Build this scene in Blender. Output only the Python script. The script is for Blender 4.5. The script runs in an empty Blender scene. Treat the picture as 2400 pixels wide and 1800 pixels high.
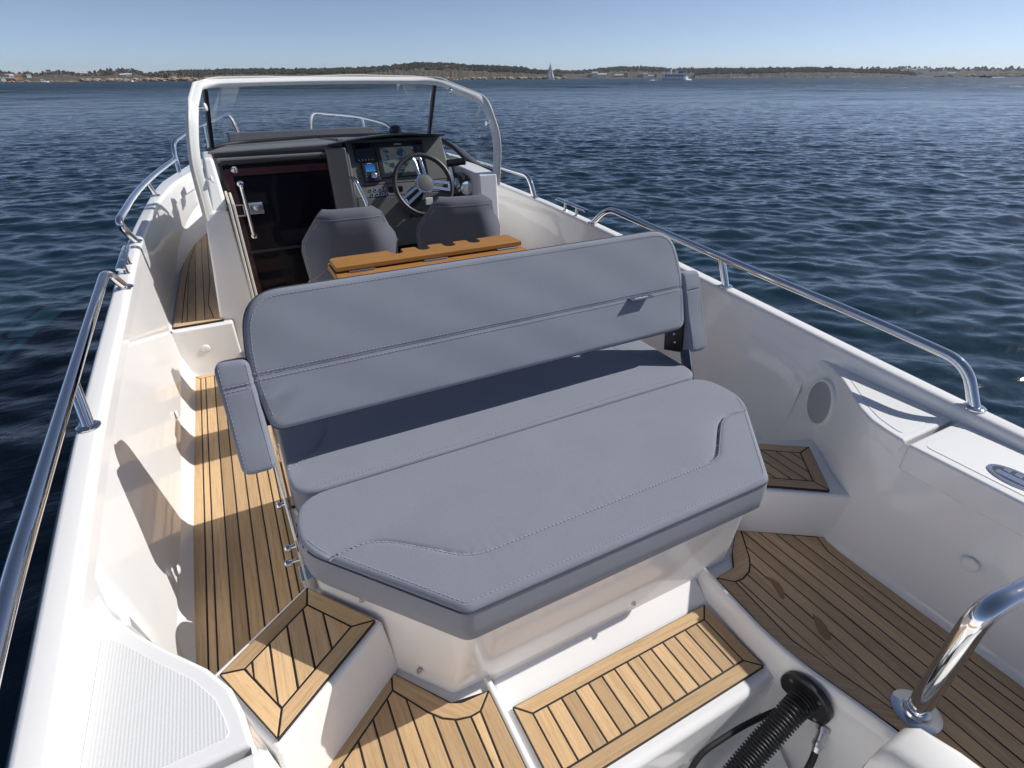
import bpy, bmesh, math, random
import numpy as np
from mathutils import Vector, Matrix
R = math.radians
random.seed(5); np.random.seed(5)
S = bpy.context.scene
COL = S.collection

# ------------------------------------------------------------------ camera, sky, sun
CAM = Vector((-0.78, 0.0, 1.5))
PITCH, YAW, ROLL = R(29.83), R(27.3), R(-0.30)
cd = bpy.data.cameras.new('camera'); co = bpy.data.objects.new('camera', cd); COL.objects.link(co)
_h = Vector((math.sin(YAW), math.cos(YAW), 0)); _r = Vector((math.cos(YAW), -math.sin(YAW), 0))
_w = _h*math.cos(PITCH)+Vector((0, 0, -math.sin(PITCH))); _u = _h*math.sin(PITCH)+Vector((0, 0, math.cos(PITCH)))
_rr = _r*math.cos(ROLL)+_u*math.sin(ROLL); _uu = -_r*math.sin(ROLL)+_u*math.cos(ROLL)
M = Matrix((( _rr.x, _uu.x, -_w.x), (_rr.y, _uu.y, -_w.y), (_rr.z, _uu.z, -_w.z))).to_4x4()
M.translation = CAM
co.matrix_world = M
cd.sensor_width = 36; cd.sensor_fit = 'HORIZONTAL'; cd.lens = 36*1252/2400.0
cd.clip_start = 0.05; cd.clip_end = 20000
S.camera = co
SUN_DIR = Vector((-1.16, 0.20, -1.0)).normalized()          # the way the light travels
sun_el = math.asin(-SUN_DIR.z)
sun_az = math.atan2(-SUN_DIR.x, -SUN_DIR.y)                  # from +Y towards +X
W = bpy.data.worlds.new('World'); S.world = W; W.use_nodes = True
nt = W.node_tree; nt.nodes.clear()
sky = nt.nodes.new('ShaderNodeTexSky'); sky.sky_type = 'NISHITA'; sky.sun_disc = False
sky.sun_elevation = sun_el; sky.sun_rotation = sun_az
sky.altitude = 500; sky.air_density = 0.5; sky.dust_density = 0.35; sky.ozone_density = 4.5
bg = nt.nodes.new('ShaderNodeBackground'); bg.inputs[1].default_value = 0.095
ow = nt.nodes.new('ShaderNodeOutputWorld')
hs = nt.nodes.new('ShaderNodeHueSaturation'); hs.inputs['Saturation'].default_value = 0.80
nt.links.new(sky.outputs[0], hs.inputs['Color']); nt.links.new(hs.outputs[0], bg.inputs[0]); nt.links.new(bg.outputs[0], ow.inputs[0])
sl = bpy.data.lights.new('sun', 'SUN'); sl.energy = 3.85; sl.angle = R(0.5); sl.color = (1.0, 0.965, 0.915)
so = bpy.data.objects.new('sun', sl); COL.objects.link(so)
so.rotation_euler = SUN_DIR.to_track_quat('-Z', 'Y').to_euler(); so.location = (20, -3, 15)
S.render.engine = 'CYCLES'
S.view_settings.view_transform = 'Standard'; S.view_settings.look = 'None'
S.view_settings.exposure = 0.2; S.view_settings.gamma = 1.0
S.render.resolution_x = 1024; S.render.resolution_y = 768
try: S.cycles.max_bounces = 10; S.cycles.diffuse_bounces = 6; S.cycles.transparent_max_bounces = 12
except Exception: pass

# ------------------------------------------------------------------ materials
def new_mat(name, color, rough=0.5, metal=0.0, spec=0.5, **kw):
    m = bpy.data.materials.new(name); m.use_nodes = True
    b = m.node_tree.nodes['Principled BSDF']
    b.inputs['Base Color'].default_value = (*color, 1); b.inputs['Roughness'].default_value = rough
    b.inputs['Metallic'].default_value = metal; b.inputs['Specular IOR Level'].default_value = spec
    for k, v in kw.items(): b.inputs[k.replace('_', ' ')].default_value = v
    return m
def nodes(m): return m.node_tree.nodes, m.node_tree.links, m.node_tree.nodes['Principled BSDF']
def N(m, t, **kw):
    n = m.node_tree.nodes.new(t)
    for k, v in kw.items(): setattr(n, k, v)
    return n
def noise(m, vec, scale, detail=4, rough=0.55):
    n = N(m, 'ShaderNodeTexNoise'); n.inputs['Scale'].default_value = scale
    n.inputs['Detail'].default_value = detail; n.inputs['Roughness'].default_value = rough
    if vec is not None: m.node_tree.links.new(vec, n.inputs['Vector'])
    return n
def ramp(m, fac, stops):
    r = N(m, 'ShaderNodeValToRGB'); e = r.color_ramp.elements
    while len(e) < len(stops): e.new(0.5)
    for i, (p, c) in enumerate(stops): e[i].position = p; e[i].color = (*c, 1) if len(c) == 3 else c
    m.node_tree.links.new(fac, r.inputs[0]); return r
def mapping(m, vec, scale=(1, 1, 1), rot=(0, 0, 0)):
    p = N(m, 'ShaderNodeMapping'); p.inputs['Scale'].default_value = scale; p.inputs['Rotation'].default_value = rot
    m.node_tree.links.new(vec, p.inputs['Vector']); return p.outputs[0]
def bump(m, h, strength, dist, prev=None):
    b = N(m, 'ShaderNodeBump'); b.inputs['Strength'].default_value = strength; b.inputs['Distance'].default_value = dist
    m.node_tree.links.new(h, b.inputs['Height'])
    if prev is not None: m.node_tree.links.new(prev, b.inputs['Normal'])
    return b.outputs[0]
def mixc(m, fac, a, b, mode='MIX'):
    x = N(m, 'ShaderNodeMix', data_type='RGBA', blend_type=mode)
    L = m.node_tree.links
    for sock, v in ((x.inputs[0], fac), (x.inputs[6], a), (x.inputs[7], b)):
        if hasattr(v, 'links') or hasattr(v, 'is_linked'): L.new(v, sock)
        elif isinstance(v, (int, float)): sock.default_value = v
        else: sock.default_value = (*v, 1)
    return x.outputs[2]
def geo_pos(m): return N(m, 'ShaderNodeNewGeometry').outputs['Position']

# white gelcoat, with faint patchiness and scuffs
def gel(name, col=(0.87, 0.862, 0.85), rough=0.075):
    m = new_mat(name, col, rough, spec=0.5); nn, L, b = nodes(m)
    p = geo_pos(m)
    n1 = noise(m, p, 2.2, 5); n2 = noise(m, mapping(m, p, (14, 14, 60)), 3.0, 6, 0.7)
    c = mixc(m, ramp(m, n1.outputs[0], [(0.3, (0, 0, 0)), (0.7, (1, 1, 1))]).outputs[0], col, tuple(v*0.955 for v in col))
    c2 = mixc(m, ramp(m, n2.outputs[0], [(0.62, (0, 0, 0)), (0.8, (0.5, 0.5, 0.5))]).outputs[0], c, tuple(v*0.86 for v in col))
    L.new(c2, b.inputs['Base Color'])
    rr = ramp(m, n2.outputs[0], [(0.35, (rough*0.6,)*3), (0.75, (rough*1.9,)*3)])
    L.new(rr.outputs[0], b.inputs['Roughness'])
    n3 = noise(m, p, 5.0, 2)
    L.new(bump(m, n3.outputs[0], 0.03, 0.02), b.inputs['Normal'])
    return m
GEL = gel('white_gelcoat')
CREAM = gel('cream_trim', (0.74, 0.71, 0.64), 0.3)
# non-skid moulded diamond pattern
NONSKID = new_mat('nonskid_gelcoat', (0.78, 0.78, 0.77), 0.42); nn, L, b = nodes(NONSKID)
p = mapping(NONSKID, geo_pos(NONSKID), (1, 1, 1), (0, 0, R(45)))
sx = N(NONSKID, 'ShaderNodeSeparateXYZ'); L.new(p, sx.inputs[0])
def sine(m, s, k):
    a = N(m, 'ShaderNodeMath', operation='MULTIPLY'); a.inputs[1].default_value = k; m.node_tree.links.new(s, a.inputs[0])
    c = N(m, 'ShaderNodeMath', operation='SINE'); m.node_tree.links.new(a.outputs[0], c.inputs[0]); return c.outputs[0]
mu = N(NONSKID, 'ShaderNodeMath', operation='MULTIPLY')
L.new(sine(NONSKID, sx.outputs[0], 2*math.pi/0.0088), mu.inputs[0]); L.new(sine(NONSKID, sx.outputs[1], 2*math.pi/0.0088), mu.inputs[1])
L.new(bump(NONSKID, mu.outputs[0], 0.35, 0.0009), b.inputs['Normal'])
# teak
def teak(name, c0, c1, c2, var=0.35):
    m = new_mat(name, c1, 0.55, spec=0.3); nn, L, b = nodes(m)
    uv = N(m, 'ShaderNodeUVMap').outputs[0]
    oi = N(m, 'ShaderNodeObjectInfo')
    g1 = noise(m, mapping(m, uv, (5, 110, 1)), 1.0, 6, 0.65)
    g2 = noise(m, mapping(m, uv, (1.6, 24, 1)), 1.0, 3, 0.6)
    g3 = noise(m, mapping(m, uv, (22, 420, 1)), 1.0, 3, 0.7)
    c = ramp(m, g1.outputs[0], [(0.25, c0), (0.5, c1), (0.78, c2)]).outputs[0]
    c = mixc(m, ramp(m, g2.outputs[0], [(0.35, (0, 0, 0)), (0.7, (1, 1, 1))]).outputs[0], c, mixc(m, 0.5, c, c1))
    pores = ramp(m, g3.outputs[0], [(0.58, (1, 1, 1)), (0.72, (0.62, 0.56, 0.5))]).outputs[0]
    c = mixc(m, 1.0, c, pores, 'MULTIPLY')
    hsv = N(m, 'ShaderNodeHueSaturation')
    mr = N(m, 'ShaderNodeMapRange'); mr.inputs[3].default_value = 1-var*0.55; mr.inputs[4].default_value = 1+var*0.5
    L.new(oi.outputs['Random'], mr.inputs[0]); L.new(mr.outputs[0], hsv.inputs['Value']); L.new(c, hsv.inputs['Color'])
    st = noise(m, geo_pos(m), 3.5, 4)
    c = mixc(m, ramp(m, st.outputs[0], [(0.55, (0, 0, 0)), (0.75, (0.3, 0.3, 0.3))]).outputs[0], hsv.outputs[0], c0)
    L.new(c, b.inputs['Base Color'])
    L.new(bump(m, g3.outputs[0], 0.35, 0.0008), b.inputs['Normal'])
    return m
TEAK = teak('weathered_teak', (0.41, 0.255, 0.125), (0.60, 0.405, 0.22), (0.70, 0.515, 0.315), 0.5)
TEAKSHADE = teak('shade_toned_teak', (0.38, 0.245, 0.135), (0.57, 0.39, 0.23), (0.68, 0.50, 0.32), 0.3)  # same teak, a greyer copy toned for the panels in shade
OAK = teak('oiled_teak', (0.26, 0.115, 0.03), (0.42, 0.20, 0.055), (0.52, 0.27, 0.085), 0.25)
CAULK = new_mat('black_caulk', (0.012, 0.012, 0.013), 0.6)
# fabric
def fabric(name, col, sc=520):
    m = new_mat(name, col, 0.78, spec=0.28); nn, L, b = nodes(m)
    p = N(m, 'ShaderNodeTexCoord').outputs['Object']
    n1 = noise(m, p, sc, 2, 0.7); n2 = noise(m, p, 6, 4)
    n4 = noise(m, mapping(m, p, (700, 120, 700)), 1.0, 2, 0.7)
    c = mixc(m, n1.outputs[0], tuple(v*0.72 for v in col), tuple(v*1.28 for v in col))
    c = mixc(m, ramp(m, n2.outputs[0], [(0.35, (0, 0, 0)), (0.7, (0.5, 0.5, 0.5))]).outputs[0], c, tuple(v*1.12 for v in col))
    c = mixc(m, ramp(m, n4.outputs[0], [(0.4, (0, 0, 0)), (0.8, (0.6, 0.6, 0.6))]).outputs[0], c, tuple(v*0.8 for v in col))
    L.new(c, b.inputs['Base Color'])
    b.inputs['Sheen Weight'].default_value = 0.15; b.inputs['Sheen Roughness'].default_value = 0.5
    bb = bump(m, n1.outputs[0], 0.35, 0.0012)
    n3 = noise(m, mapping(m, p, (3, 9, 6)), 1.0, 3)
    L.new(bump(m, n3.outputs[0], 0.18, 0.01, bb), b.inputs['Normal'])
    return m
FAB = fabric('grey_fabric', (0.228, 0.246, 0.295))
FABD = fabric('shaded_grey_fabric', (0.10, 0.107, 0.135), 700)  # darker copy of the fabric; chair-back shade is put into its colour
STITCH = new_mat('pale_thread', (0.40, 0.42, 0.47), 0.7)
SEAM = new_mat('seam_shade_and_piping', (0.055, 0.06, 0.08), 0.8)  # piping colour; along the seams it paints the shade of the groove
CHROME = new_mat('polished_steel', (0.78, 0.79, 0.80), 0.05, 1.0)
BRUSH = new_mat('satin_steel', (0.6, 0.6, 0.6), 0.28, 1.0)
nn, L, b = nodes(CHROME); n1 = noise(CHROME, geo_pos(CHROME), 40, 4)
L.new(ramp(CHROME, n1.outputs[0], [(0.4, (0.03,)*3), (0.75, (0.12,)*3)]).outputs[0], b.inputs['Roughness'])
DASH = new_mat('dash_grey', (0.115, 0.113, 0.108), 0.5); nn, L, b = nodes(DASH)
n1 = noise(DASH, geo_pos(DASH), 900, 2); L.new(bump(DASH, n1.outputs[0], 0.3, 0.0008), b.inputs['Normal'])
DASHTOP = new_mat('dash_top_grey', (0.15, 0.155, 0.165), 0.55)
BLACK = new_mat('black_plastic', (0.012, 0.012, 0.014), 0.35)
RUBBER = new_mat('black_rubber', (0.015, 0.015, 0.016), 0.55)
LEATHER = new_mat('black_leather', (0.022, 0.022, 0.024), 0.42)
HUBGREY = new_mat('hub_leather', (0.10, 0.098, 0.092), 0.6)
DARKGLASS = new_mat('smoked_glass', (0.004, 0.004, 0.008), 0.03, spec=0.18); nn, L, b = nodes(DARKGLASS)
n1 = noise(DARKGLASS, geo_pos(DARKGLASS), 5, 6, 0.7)
L.new(ramp(DARKGLASS, n1.outputs[0], [(0.45, (0.02,)*3), (0.8, (0.14,)*3)]).outputs[0], b.inputs['Roughness'])
GLASS = bpy.data.materials.new('clear_pane'); GLASS.use_nodes = True
nt = GLASS.node_tree; nt.nodes.clear()
o_ = nt.nodes.new('ShaderNodeOutputMaterial'); t_ = nt.nodes.new('ShaderNodeBsdfTransparent'); g_ = nt.nodes.new('ShaderNodeBsdfGlossy')
lw_ = nt.nodes.new('ShaderNodeLayerWeight'); lw_.inputs[0].default_value = 0.5; pw_ = nt.nodes.new('ShaderNodeMath'); pw_.operation = 'POWER'; pw_.inputs[1].default_value = 5.0; f_ = nt.nodes.new('ShaderNodeMath'); f_.operation = 'MULTIPLY_ADD'; f_.inputs[1].default_value = 0.22; f_.inputs[2].default_value = 0.018
nt.links.new(lw_.outputs['Facing'], pw_.inputs[0]); nt.links.new(pw_.outputs[0], f_.inputs[0]); mx = nt.nodes.new('ShaderNodeMixShader')
t_.inputs[0].default_value = (0.965, 0.975, 0.975, 1); g_.inputs['Roughness'].default_value = 0.02
nt.links.new(f_.outputs[0], mx.inputs[0]); nt.links.new(t_.outputs[0], mx.inputs[1]); nt.links.new(g_.outputs[0], mx.inputs[2]); nt.links.new(mx.outputs[0], o_.inputs[0])
WHITEPL = new_mat('white_paint', (0.85, 0.85, 0.83), 0.22)
GUARD = new_mat('grey_edge_gasket', (0.10, 0.11, 0.125), 0.45)
def screen_mat(name, build):
    m = new_mat(name, (0.01, 0.01, 0.012), 0.08); build(m); return m
def _chart(m):
    nn, L, b = nodes(m); uv = N(m, 'ShaderNodeUVMap').outputs[0]
    n = noise(m, uv, 4.2, 3)
    c = ramp(m, n.outputs[0], [(0.40, (0.010, 0.03, 0.05)), (0.44, (0.03, 0.07, 0.10)), (0.47, (0.09, 0.095, 0.085)), (0.6, (0.11, 0.115, 0.105)), (0.66, (0.06, 0.085, 0.095))]).outputs[0]
    L.new(c, b.inputs['Base Color']); L.new(c, b.inputs['Emission Color']); b.inputs['Emission Strength'].default_value = 0.25
CHART = screen_mat('chart_screen', _chart)
def _stereo(m):
    nn, L, b = nodes(m); uv = N(m, 'ShaderNodeUVMap').outputs[0]
    s = N(m, 'ShaderNodeSeparateXYZ'); L.new(uv, s.inputs[0])
    c = ramp(m, s.outputs[1], [(0.0, (0.12, 0.22, 0.08)), (0.3, (0.02, 0.12, 0.25)), (1.0, (0.01, 0.06, 0.22))]).outputs[0]
    L.new(c, b.inputs['Base Color']); L.new(c, b.inputs['Emission Color']); b.inputs['Emission Strength'].default_value = 0.6
STEREO = screen_mat('stereo_screen', _stereo)
DIMSCR = new_mat('unlit_screen', (0.006, 0.007, 0.016), 0.07)
MESHGREY = new_mat('speaker_grille', (0.42, 0.43, 0.45), 0.6); nn, L, b = nodes(MESHGREY)
v_ = N(MESHGREY, 'ShaderNodeTexVoronoi'); v_.inputs['Scale'].default_value = 330; L.new(geo_pos(MESHGREY), v_.inputs['Vector'])
L.new(bump(MESHGREY, v_.outputs['Distance'], 0.7, 0.002), b.inputs['Normal'])
RED = new_mat('red_paint', (0.35, 0.03, 0.02), 0.5)
NAVY = new_mat('navy_hull', (0.02, 0.025, 0.05), 0.3)

# ------------------------------------------------------------------ builders
def link(name, me, mat, parent=None):
    if mat is not None:
        for mm in (mat if isinstance(mat, (list, tuple)) else [mat]): me.materials.append(mm)
    o = bpy.data.objects.new(name, me); COL.objects.link(o)
    if parent is not None:
        o.parent = parent
        o.matrix_parent_inverse = Matrix.Translation(-world_loc(parent))
    return o
LOC = {}
def world_loc(o): return LOC.get(o.name, Vector((0, 0, 0)))
def thing(name, label, cat, loc, group=None):
    o = bpy.data.objects.new(name, None); COL.objects.link(o); o.location = loc; LOC[o.name] = Vector(loc)
    o.empty_display_size = 0.1
    return tag(o, label, cat, group)
def tag(o, label, cat, group=None):
    o['label'] = label; o['category'] = cat
    if group: o['group'] = group
    return o
def mesh(name, V, F, mat, parent=None, smooth=False, bevel=None, uvs=None):
    me = bpy.data.meshes.new(name); me.from_pydata([tuple(v) for v in V], [], F); me.update()
    bm = bmesh.new(); bm.from_mesh(me); bmesh.ops.recalc_face_normals(bm, faces=bm.faces); bm.to_mesh(me); bm.free()
    if smooth or bevel: me.polygons.foreach_set('use_smooth', [True]*len(me.polygons))
    if smooth: me.set_sharp_from_angle(angle=R(48))
    o = link(name, me, mat, parent)
    if bevel:
        b = o.modifiers.new('bevel', 'BEVEL'); b.width = bevel; b.segments = 3; b.limit_method = 'ANGLE'; b.angle_limit = R(25); b.harden_normals = True
    return o
def prism_vf(poly, z0, z1, drop=0.0):
    n = len(poly); V = [(x, y, z0) for x, y in poly]+[(x, y, z1) for x, y in poly]
    F = [tuple(range(n))[::-1], tuple(range(n, 2*n))]+[(i, (i+1) % n, n+(i+1) % n, n+i) for i in range(n)]
    return V, F
def prism(name, poly, z0, z1, mat, parent=None, bevel=None):
    return mesh(name, *prism_vf(poly, z0, z1), mat, parent, bevel=bevel)
def box(name, lo, hi, mat, parent=None, bevel=None):
    return prism(name, [(lo[0], lo[1]), (hi[0], lo[1]), (hi[0], hi[1]), (lo[0], hi[1])], lo[2], hi[2], mat, parent, bevel)
def hexa(name, P, mat, parent=None, bevel=None):
    """eight corners: 4 bottom, 4 top, same order"""
    F = [(3, 2, 1, 0), (4, 5, 6, 7)]+[(i, (i+1) % 4, 4+(i+1) % 4, 4+i) for i in range(4)]
    return mesh(name, P, F, mat, parent, bevel=bevel)
def frame(d):
    d = Vector(d).normalized(); a = Vector((0, 0, 1)) if abs(d.z) < 0.9 else Vector((1, 0, 0))
    s = d.cross(a).normalized(); return s, s.cross(d).normalized(), d
def smooth_path(pts, rad, n=7):
    """round the corners of a polyline"""
    P = [Vector(p) for p in pts]; out = [P[0]]
    for i in range(1, len(P)-1):
        a, b, c = P[i-1], P[i], P[i+1]
        r = rad[i] if isinstance(rad, (list, tuple)) else rad
        r = min(r, (a-b).length*0.48, (c-b).length*0.48)
        p0 = b+(a-b).normalized()*r; p1 = b+(c-b).normalized()*r
        for k in range(n+1):
            t = k/n; out.append(p0*(1-t)**2+b*2*t*(1-t)+p1*t*t)
    out.append(P[-1]); return out
def tube_vf(pts, r, seg=14, cap=True, prof=None):
    P = [Vector(p) for p in pts]; V = []; F = []
    s = None
    for i, p in enumerate(P):
        d = (P[min(i+1, len(P)-1)]-P[max(i-1, 0)])
        if d.length < 1e-9: d = Vector((0, 0, 1))
        d.normalize()
        if s is None: s, t, _ = frame(d)
        else:
            s = (s-d*s.dot(d)).normalized()
        t = d.cross(s)
        rr = r[i] if isinstance(r, (list, tuple)) else r
        if prof: V += [tuple(p+s*a+t*b_) for a, b_ in prof]
        else: V += [tuple(p+s*(rr*math.cos(2*math.pi*k/seg))+t*(rr*math.sin(2*math.pi*k/seg))) for k in range(seg)]
    m = len(prof) if prof else seg
    for i in range(len(P)-1):
        for k in range(m):
            F.append((i*m+k, i*m+(k+1) % m, (i+1)*m+(k+1) % m, (i+1)*m+k))
    if cap: F.append(tuple(range(m))[::-1]); F.append(tuple(range((len(P)-1)*m, len(P)*m)))
    return V, F
def tube(name, pts, r, mat, parent=None, seg=14, **kw):
    return mesh(name, *tube_vf(pts, r, seg), mat, parent, smooth=True)
def lathe_vf(prof, o, d, seg=24):
    s, t, d = frame(d); o = Vector(o); V = []; F = []
    for h, r in prof:
        V += [tuple(o+d*h+s*(r*math.cos(2*math.pi*k/seg))+t*(r*math.sin(2*math.pi*k/seg))) for k in range(seg)]
    for i in range(len(prof)-1):
        for k in range(seg): F.append((i*seg+k, i*seg+(k+1) % seg, (i+1)*seg+(k+1) % seg, (i+1)*seg+k))
    F.append(tuple(range(seg))[::-1]); F.append(tuple(range((len(prof)-1)*seg, len(prof)*seg)))
    return V, F
def lathe(name, prof, o, d, mat, parent=None, seg=24, smooth=True):
    ob = mesh(name, *lathe_vf(prof, o, d, seg), mat, parent, smooth=smooth); 
    if smooth: ob.data.set_sharp_from_angle(angle=R(32))
    return ob
def join_vf(parts):
    V = []; F = []
    for v, f in parts:
        o = len(V); V += list(v); F += [tuple(i+o for i in q) for q in f]
    return V, F
def round_poly(poly, rad, n=6):
    m = len(poly); out = []
    for i in range(m):
        a, b, c = Vector(poly[i-1]), Vector(poly[i]), Vector(poly[(i+1) % m])
        r = rad[i] if isinstance(rad, (list, tuple)) else rad
        r = min(r, (a-b).length*0.48, (c-b).length*0.48)
        if r < 1e-5: out.append(tuple(b)); continue
        p0 = b+(a-b).normalized()*r; p1 = b+(c-b).normalized()*r
        for k in range(n+1):
            t = k/n; out.append(tuple(p0*(1-t)**2+b*2*t*(1-t)+p1*t*t))
    return out
def area(p): return 0.5*sum(p[i-1][0]*p[i][1]-p[i][0]*p[i-1][1] for i in range(len(p)))
def dedupe(p, e=1e-4):
    out = []
    for q in p:
        if not out or math.hypot(q[0]-out[-1][0], q[1]-out[-1][1]) > e: out.append(q)
    if len(out) > 1 and math.hypot(out[0][0]-out[-1][0], out[0][1]-out[-1][1]) <= e: out.pop()
    return out
def inset(poly, d):
    p = dedupe(poly)
    if len(p) < 3: return p
    if area(p) < 0: p = p[::-1]
    n = len(p); out = []
    for i in range(n):
        a, b, c = Vector(p[i-1]), Vector(p[i]), Vector(p[(i+1) % n])
        e0 = (b-a).normalized(); e1 = (c-b).normalized()
        n0 = Vector((-e0.y, e0.x)); n1 = Vector((-e1.y, e1.x)); k = 1+n0.dot(n1)
        k = max(k, 0.25)
        out.append(tuple(b+(n0+n1)*(d/k)))
    return out
def clip(poly, nx, ny, c):
    """keep nx*x+ny*y <= c"""
    out = []; n = len(poly)
    for i in range(n):
        p, q = poly[i], poly[(i+1) % n]; dp = nx*p[0]+ny*p[1]-c; dq = nx*q[0]+ny*q[1]-c
        if dp <= 0: out.append(p)
        if dp*dq < 0:
            t = dp/(dp-dq); out.append((p[0]+(q[0]-p[0])*t, p[1]+(q[1]-p[1])*t))
    return out
def plank(poly, z, grain, mat, parent, gap=0.0028, thick=0.009):
    q = inset(poly, gap)
    if len(q) < 3 or abs(area(q)) < 2e-4: return
    q = dedupe(q, 3e-4); n = len(q)
    if n < 3: return
    c = inset(q, 0.0011)
    if len(c) != n: c = q
    V = [(x, y, z-thick) for x, y in q]+[(x, y, z-0.0009) for x, y in q]+[(x, y, z) for x, y in c]
    F = [tuple(range(2*n, 3*n))]+[(i, (i+1) % n, n+(i+1) % n, n+i) for i in range(n)]+[(n+i, n+(i+1) % n, 2*n+(i+1) % n, 2*n+i) for i in range(n)]
    me = bpy.data.meshes.new('plank'); me.from_pydata(V, [], F); me.update()
    g = Vector(grain).normalized(); ou, ov = random.uniform(0, 90), random.uniform(0, 90)
    uv = me.uv_layers.new(name='UVMap')
    for l in me.loops:
        v = me.vertices[l.vertex_index].co
        uv.data[l.index].uv = (v.x*g.x+v.y*g.y+ou, -v.x*g.y+v.y*g.x+ov)
    return link('plank', me, mat, parent)
def deck_panel(boat, outer, borders, field, seams, z, mat, axis='x'):
    """teak panel: black caulk bed with every plank its own child"""
    bed = prism('teak_deck', inset(outer, 0.001), z-0.02, z-0.0016, CAULK, boat)
    for poly in borders:
        a, b_ = Vector(poly[0]), Vector(poly[1]); plank(poly, z, b_-a, mat, bed)
    lim = [-99]+sorted(seams)+[99]
    for lo, hi in zip(lim, lim[1:]):
        q = clip(clip(field, -1, 0, -lo), 1, 0, hi) if axis == 'x' else clip(clip(field, 0, -1, -lo), 0, 1, hi)
        if len(q) > 2: plank(q, z, (0, 1) if axis == 'x' else (1, 0), mat, bed)
    return bed

# cushions --------------------------------------------------------------
class Pad:
    def __init__(s, O, U, V, W, outline, thick, r, crown=0.008, hf=None):
        s.O, s.U, s.V, s.W = Vector(O), Vector(U).normalized(), Vector(V).normalized(), Vector(W).normalized()
        s.out = dedupe(outline); s.thick = thick; s.r = r; s.crown = crown; s.hf = hf
        A = np.array(s.out); s.A = A; s.B = np.roll(A, -1, 0)
    def dist(s, u, v):
        P = np.stack([u, v], -1)[..., None, :]; d = s.B-s.A
        t = np.clip(((P-s.A)*d).sum(-1)/((d*d).sum(-1)+1e-12), 0, 1)
        return np.sqrt(((P-s.A-d*t[..., None])**2).sum(-1)).min(-1)
    def h(s, u, v):
        u = np.asarray(u, float); v = np.asarray(v, float); d = s.dist(u, v); r = s.r
        x = np.clip(d, 0, r); y = -r+np.sqrt(np.maximum(r*r-(r-x)**2, 0))
        y = y+s.crown*(1-np.exp(-d/0.09))
        if s.hf is not None: y = y+s.hf(u, v)*np.clip(d/r, 0, 1)
        return y
    def pt(s, u, v, lift=0.0):
        return s.O+s.U*float(u)+s.V*float(v)+s.W*(float(s.h(u, v))+lift)
    def build(s, name, mat, parent, du=0.02, dv=0.02):
        um, uM = s.A[:, 0].min(), s.A[:, 0].max(); r = s.r
        e = np.array([0, .06, .18, .36, .6, .85, 1.15])*r
        us = np.unique(np.concatenate([um+e, uM-e, np.linspace(um+1.6*r, uM-1.6*r, max(3, int((uM-um)/du)))]))
        us[0] += 1e-5; us[-1] -= 1e-5
        nv = max(4, int((s.A[:, 1].max()-s.A[:, 1].min())/dv)); G = []
        for u in us:
            xs = []
            for a, b_ in zip(s.A, s.B):
                if (a[0]-u)*(b_[0]-u) < 0: xs.append(a[1]+(b_[1]-a[1])*(u-a[0])/(b_[0]-a[0]))
            lo, hi = (min(xs), max(xs)) if xs else (0, 0); L_ = hi-lo
            k = min(1.0, L_/(4.2*r))
            col = np.concatenate([lo+e*k, lo+1.6*r*k+(L_-3.2*r*k)*np.linspace(0, 1, nv), hi-e[::-1]*k])
            G.append(np.stack([np.full(len(col), u), col], -1))
        G = np.array(G); nu, nvv = G.shape[:2]; H = s.h(G[..., 0], G[..., 1])
        H[0] = H[-1] = -r; H[:, 0] = H[:, -1] = -r
        def W3(u, v, h): return s.O+s.U*u+s.V*v+s.W*h
        V = [tuple(W3(G[i, j, 0], G[i, j, 1], H[i, j])) for i in range(nu) for j in range(nvv)]
        F = [(i*nvv+j, (i+1)*nvv+j, (i+1)*nvv+j+1, i*nvv+j+1) for i in range(nu-1) for j in range(nvv-1)]
        loop = [(i, 0) for i in range(nu)]+[(nu-1, j) for j in range(1, nvv)]+[(i, nvv-1) for i in range(nu-2, -1, -1)]+[(0, j) for j in range(nvv-2, 0, -1)]
        idx = [i*nvv+j for i, j in loop]; n = len(idx)
        rb = min(0.015, r)
        c = s.A.mean(0)
        for lev, (hh, ins) in enumerate([(-r-(s.thick-r)*0.5, -0.004), (-s.thick+rb, -0.001), (-s.thick+rb*.3, rb*.7), (-s.thick, rb*1.6)]):
            new = []
            for i, j in loop:
                q = G[i, j]; dd = c-q; dd = dd/(np.linalg.norm(dd)+1e-9)
                q = q+dd*ins
                V.append(tuple(W3(q[0], q[1], hh))); new.append(len(V)-1)
            for k in range(n): F.append((idx[k], new[k], new[(k+1) % n], idx[(k+1) % n]))
            idx = new
        F.append(tuple(idx))
        return mesh(name, V, F, mat, parent, smooth=True)
def resample(pts, step):
    P = [Vector(p) for p in pts]; out = []; acc = 0.0
    for a, b_ in zip(P, P[1:]):
        l = (b_-a).length
        while acc <= l:
            out.append((a+(b_-a)*(acc/max(l, 1e-9)), (b_-a).normalized())); acc += step
        acc -= l
    return out
def stitches(parent, lines, up, mat=STITCH, step=0.0125, ln=0.0075, w=0.0013, hgt=0.0014):
    V = []; F = []
    for pts in lines:
        for p, d in resample(pts, step):
            u_ = up(p) if callable(up) else Vector(up)
            s_ = d.cross(u_).normalized()*w; a = d*(ln/2); t = u_.normalized()*hgt
            o = len(V); V += [tuple(p-a-s_-t), tuple(p+a-s_-t), tuple(p+a+s_-t), tuple(p-a+s_-t), tuple(p-a-s_+t), tuple(p+a-s_+t), tuple(p+a+s_+t), tuple(p-a+s_+t)]
            F += [(o+4, o+5, o+6, o+7), (o, o+1, o+5, o+4), (o+1, o+2, o+6, o+5), (o+2, o+3, o+7, o+6), (o+3, o, o+4, o+7)]
    o = mesh('stitching', V, F, mat, parent); o['kind'] = 'stuff'; return o
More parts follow.
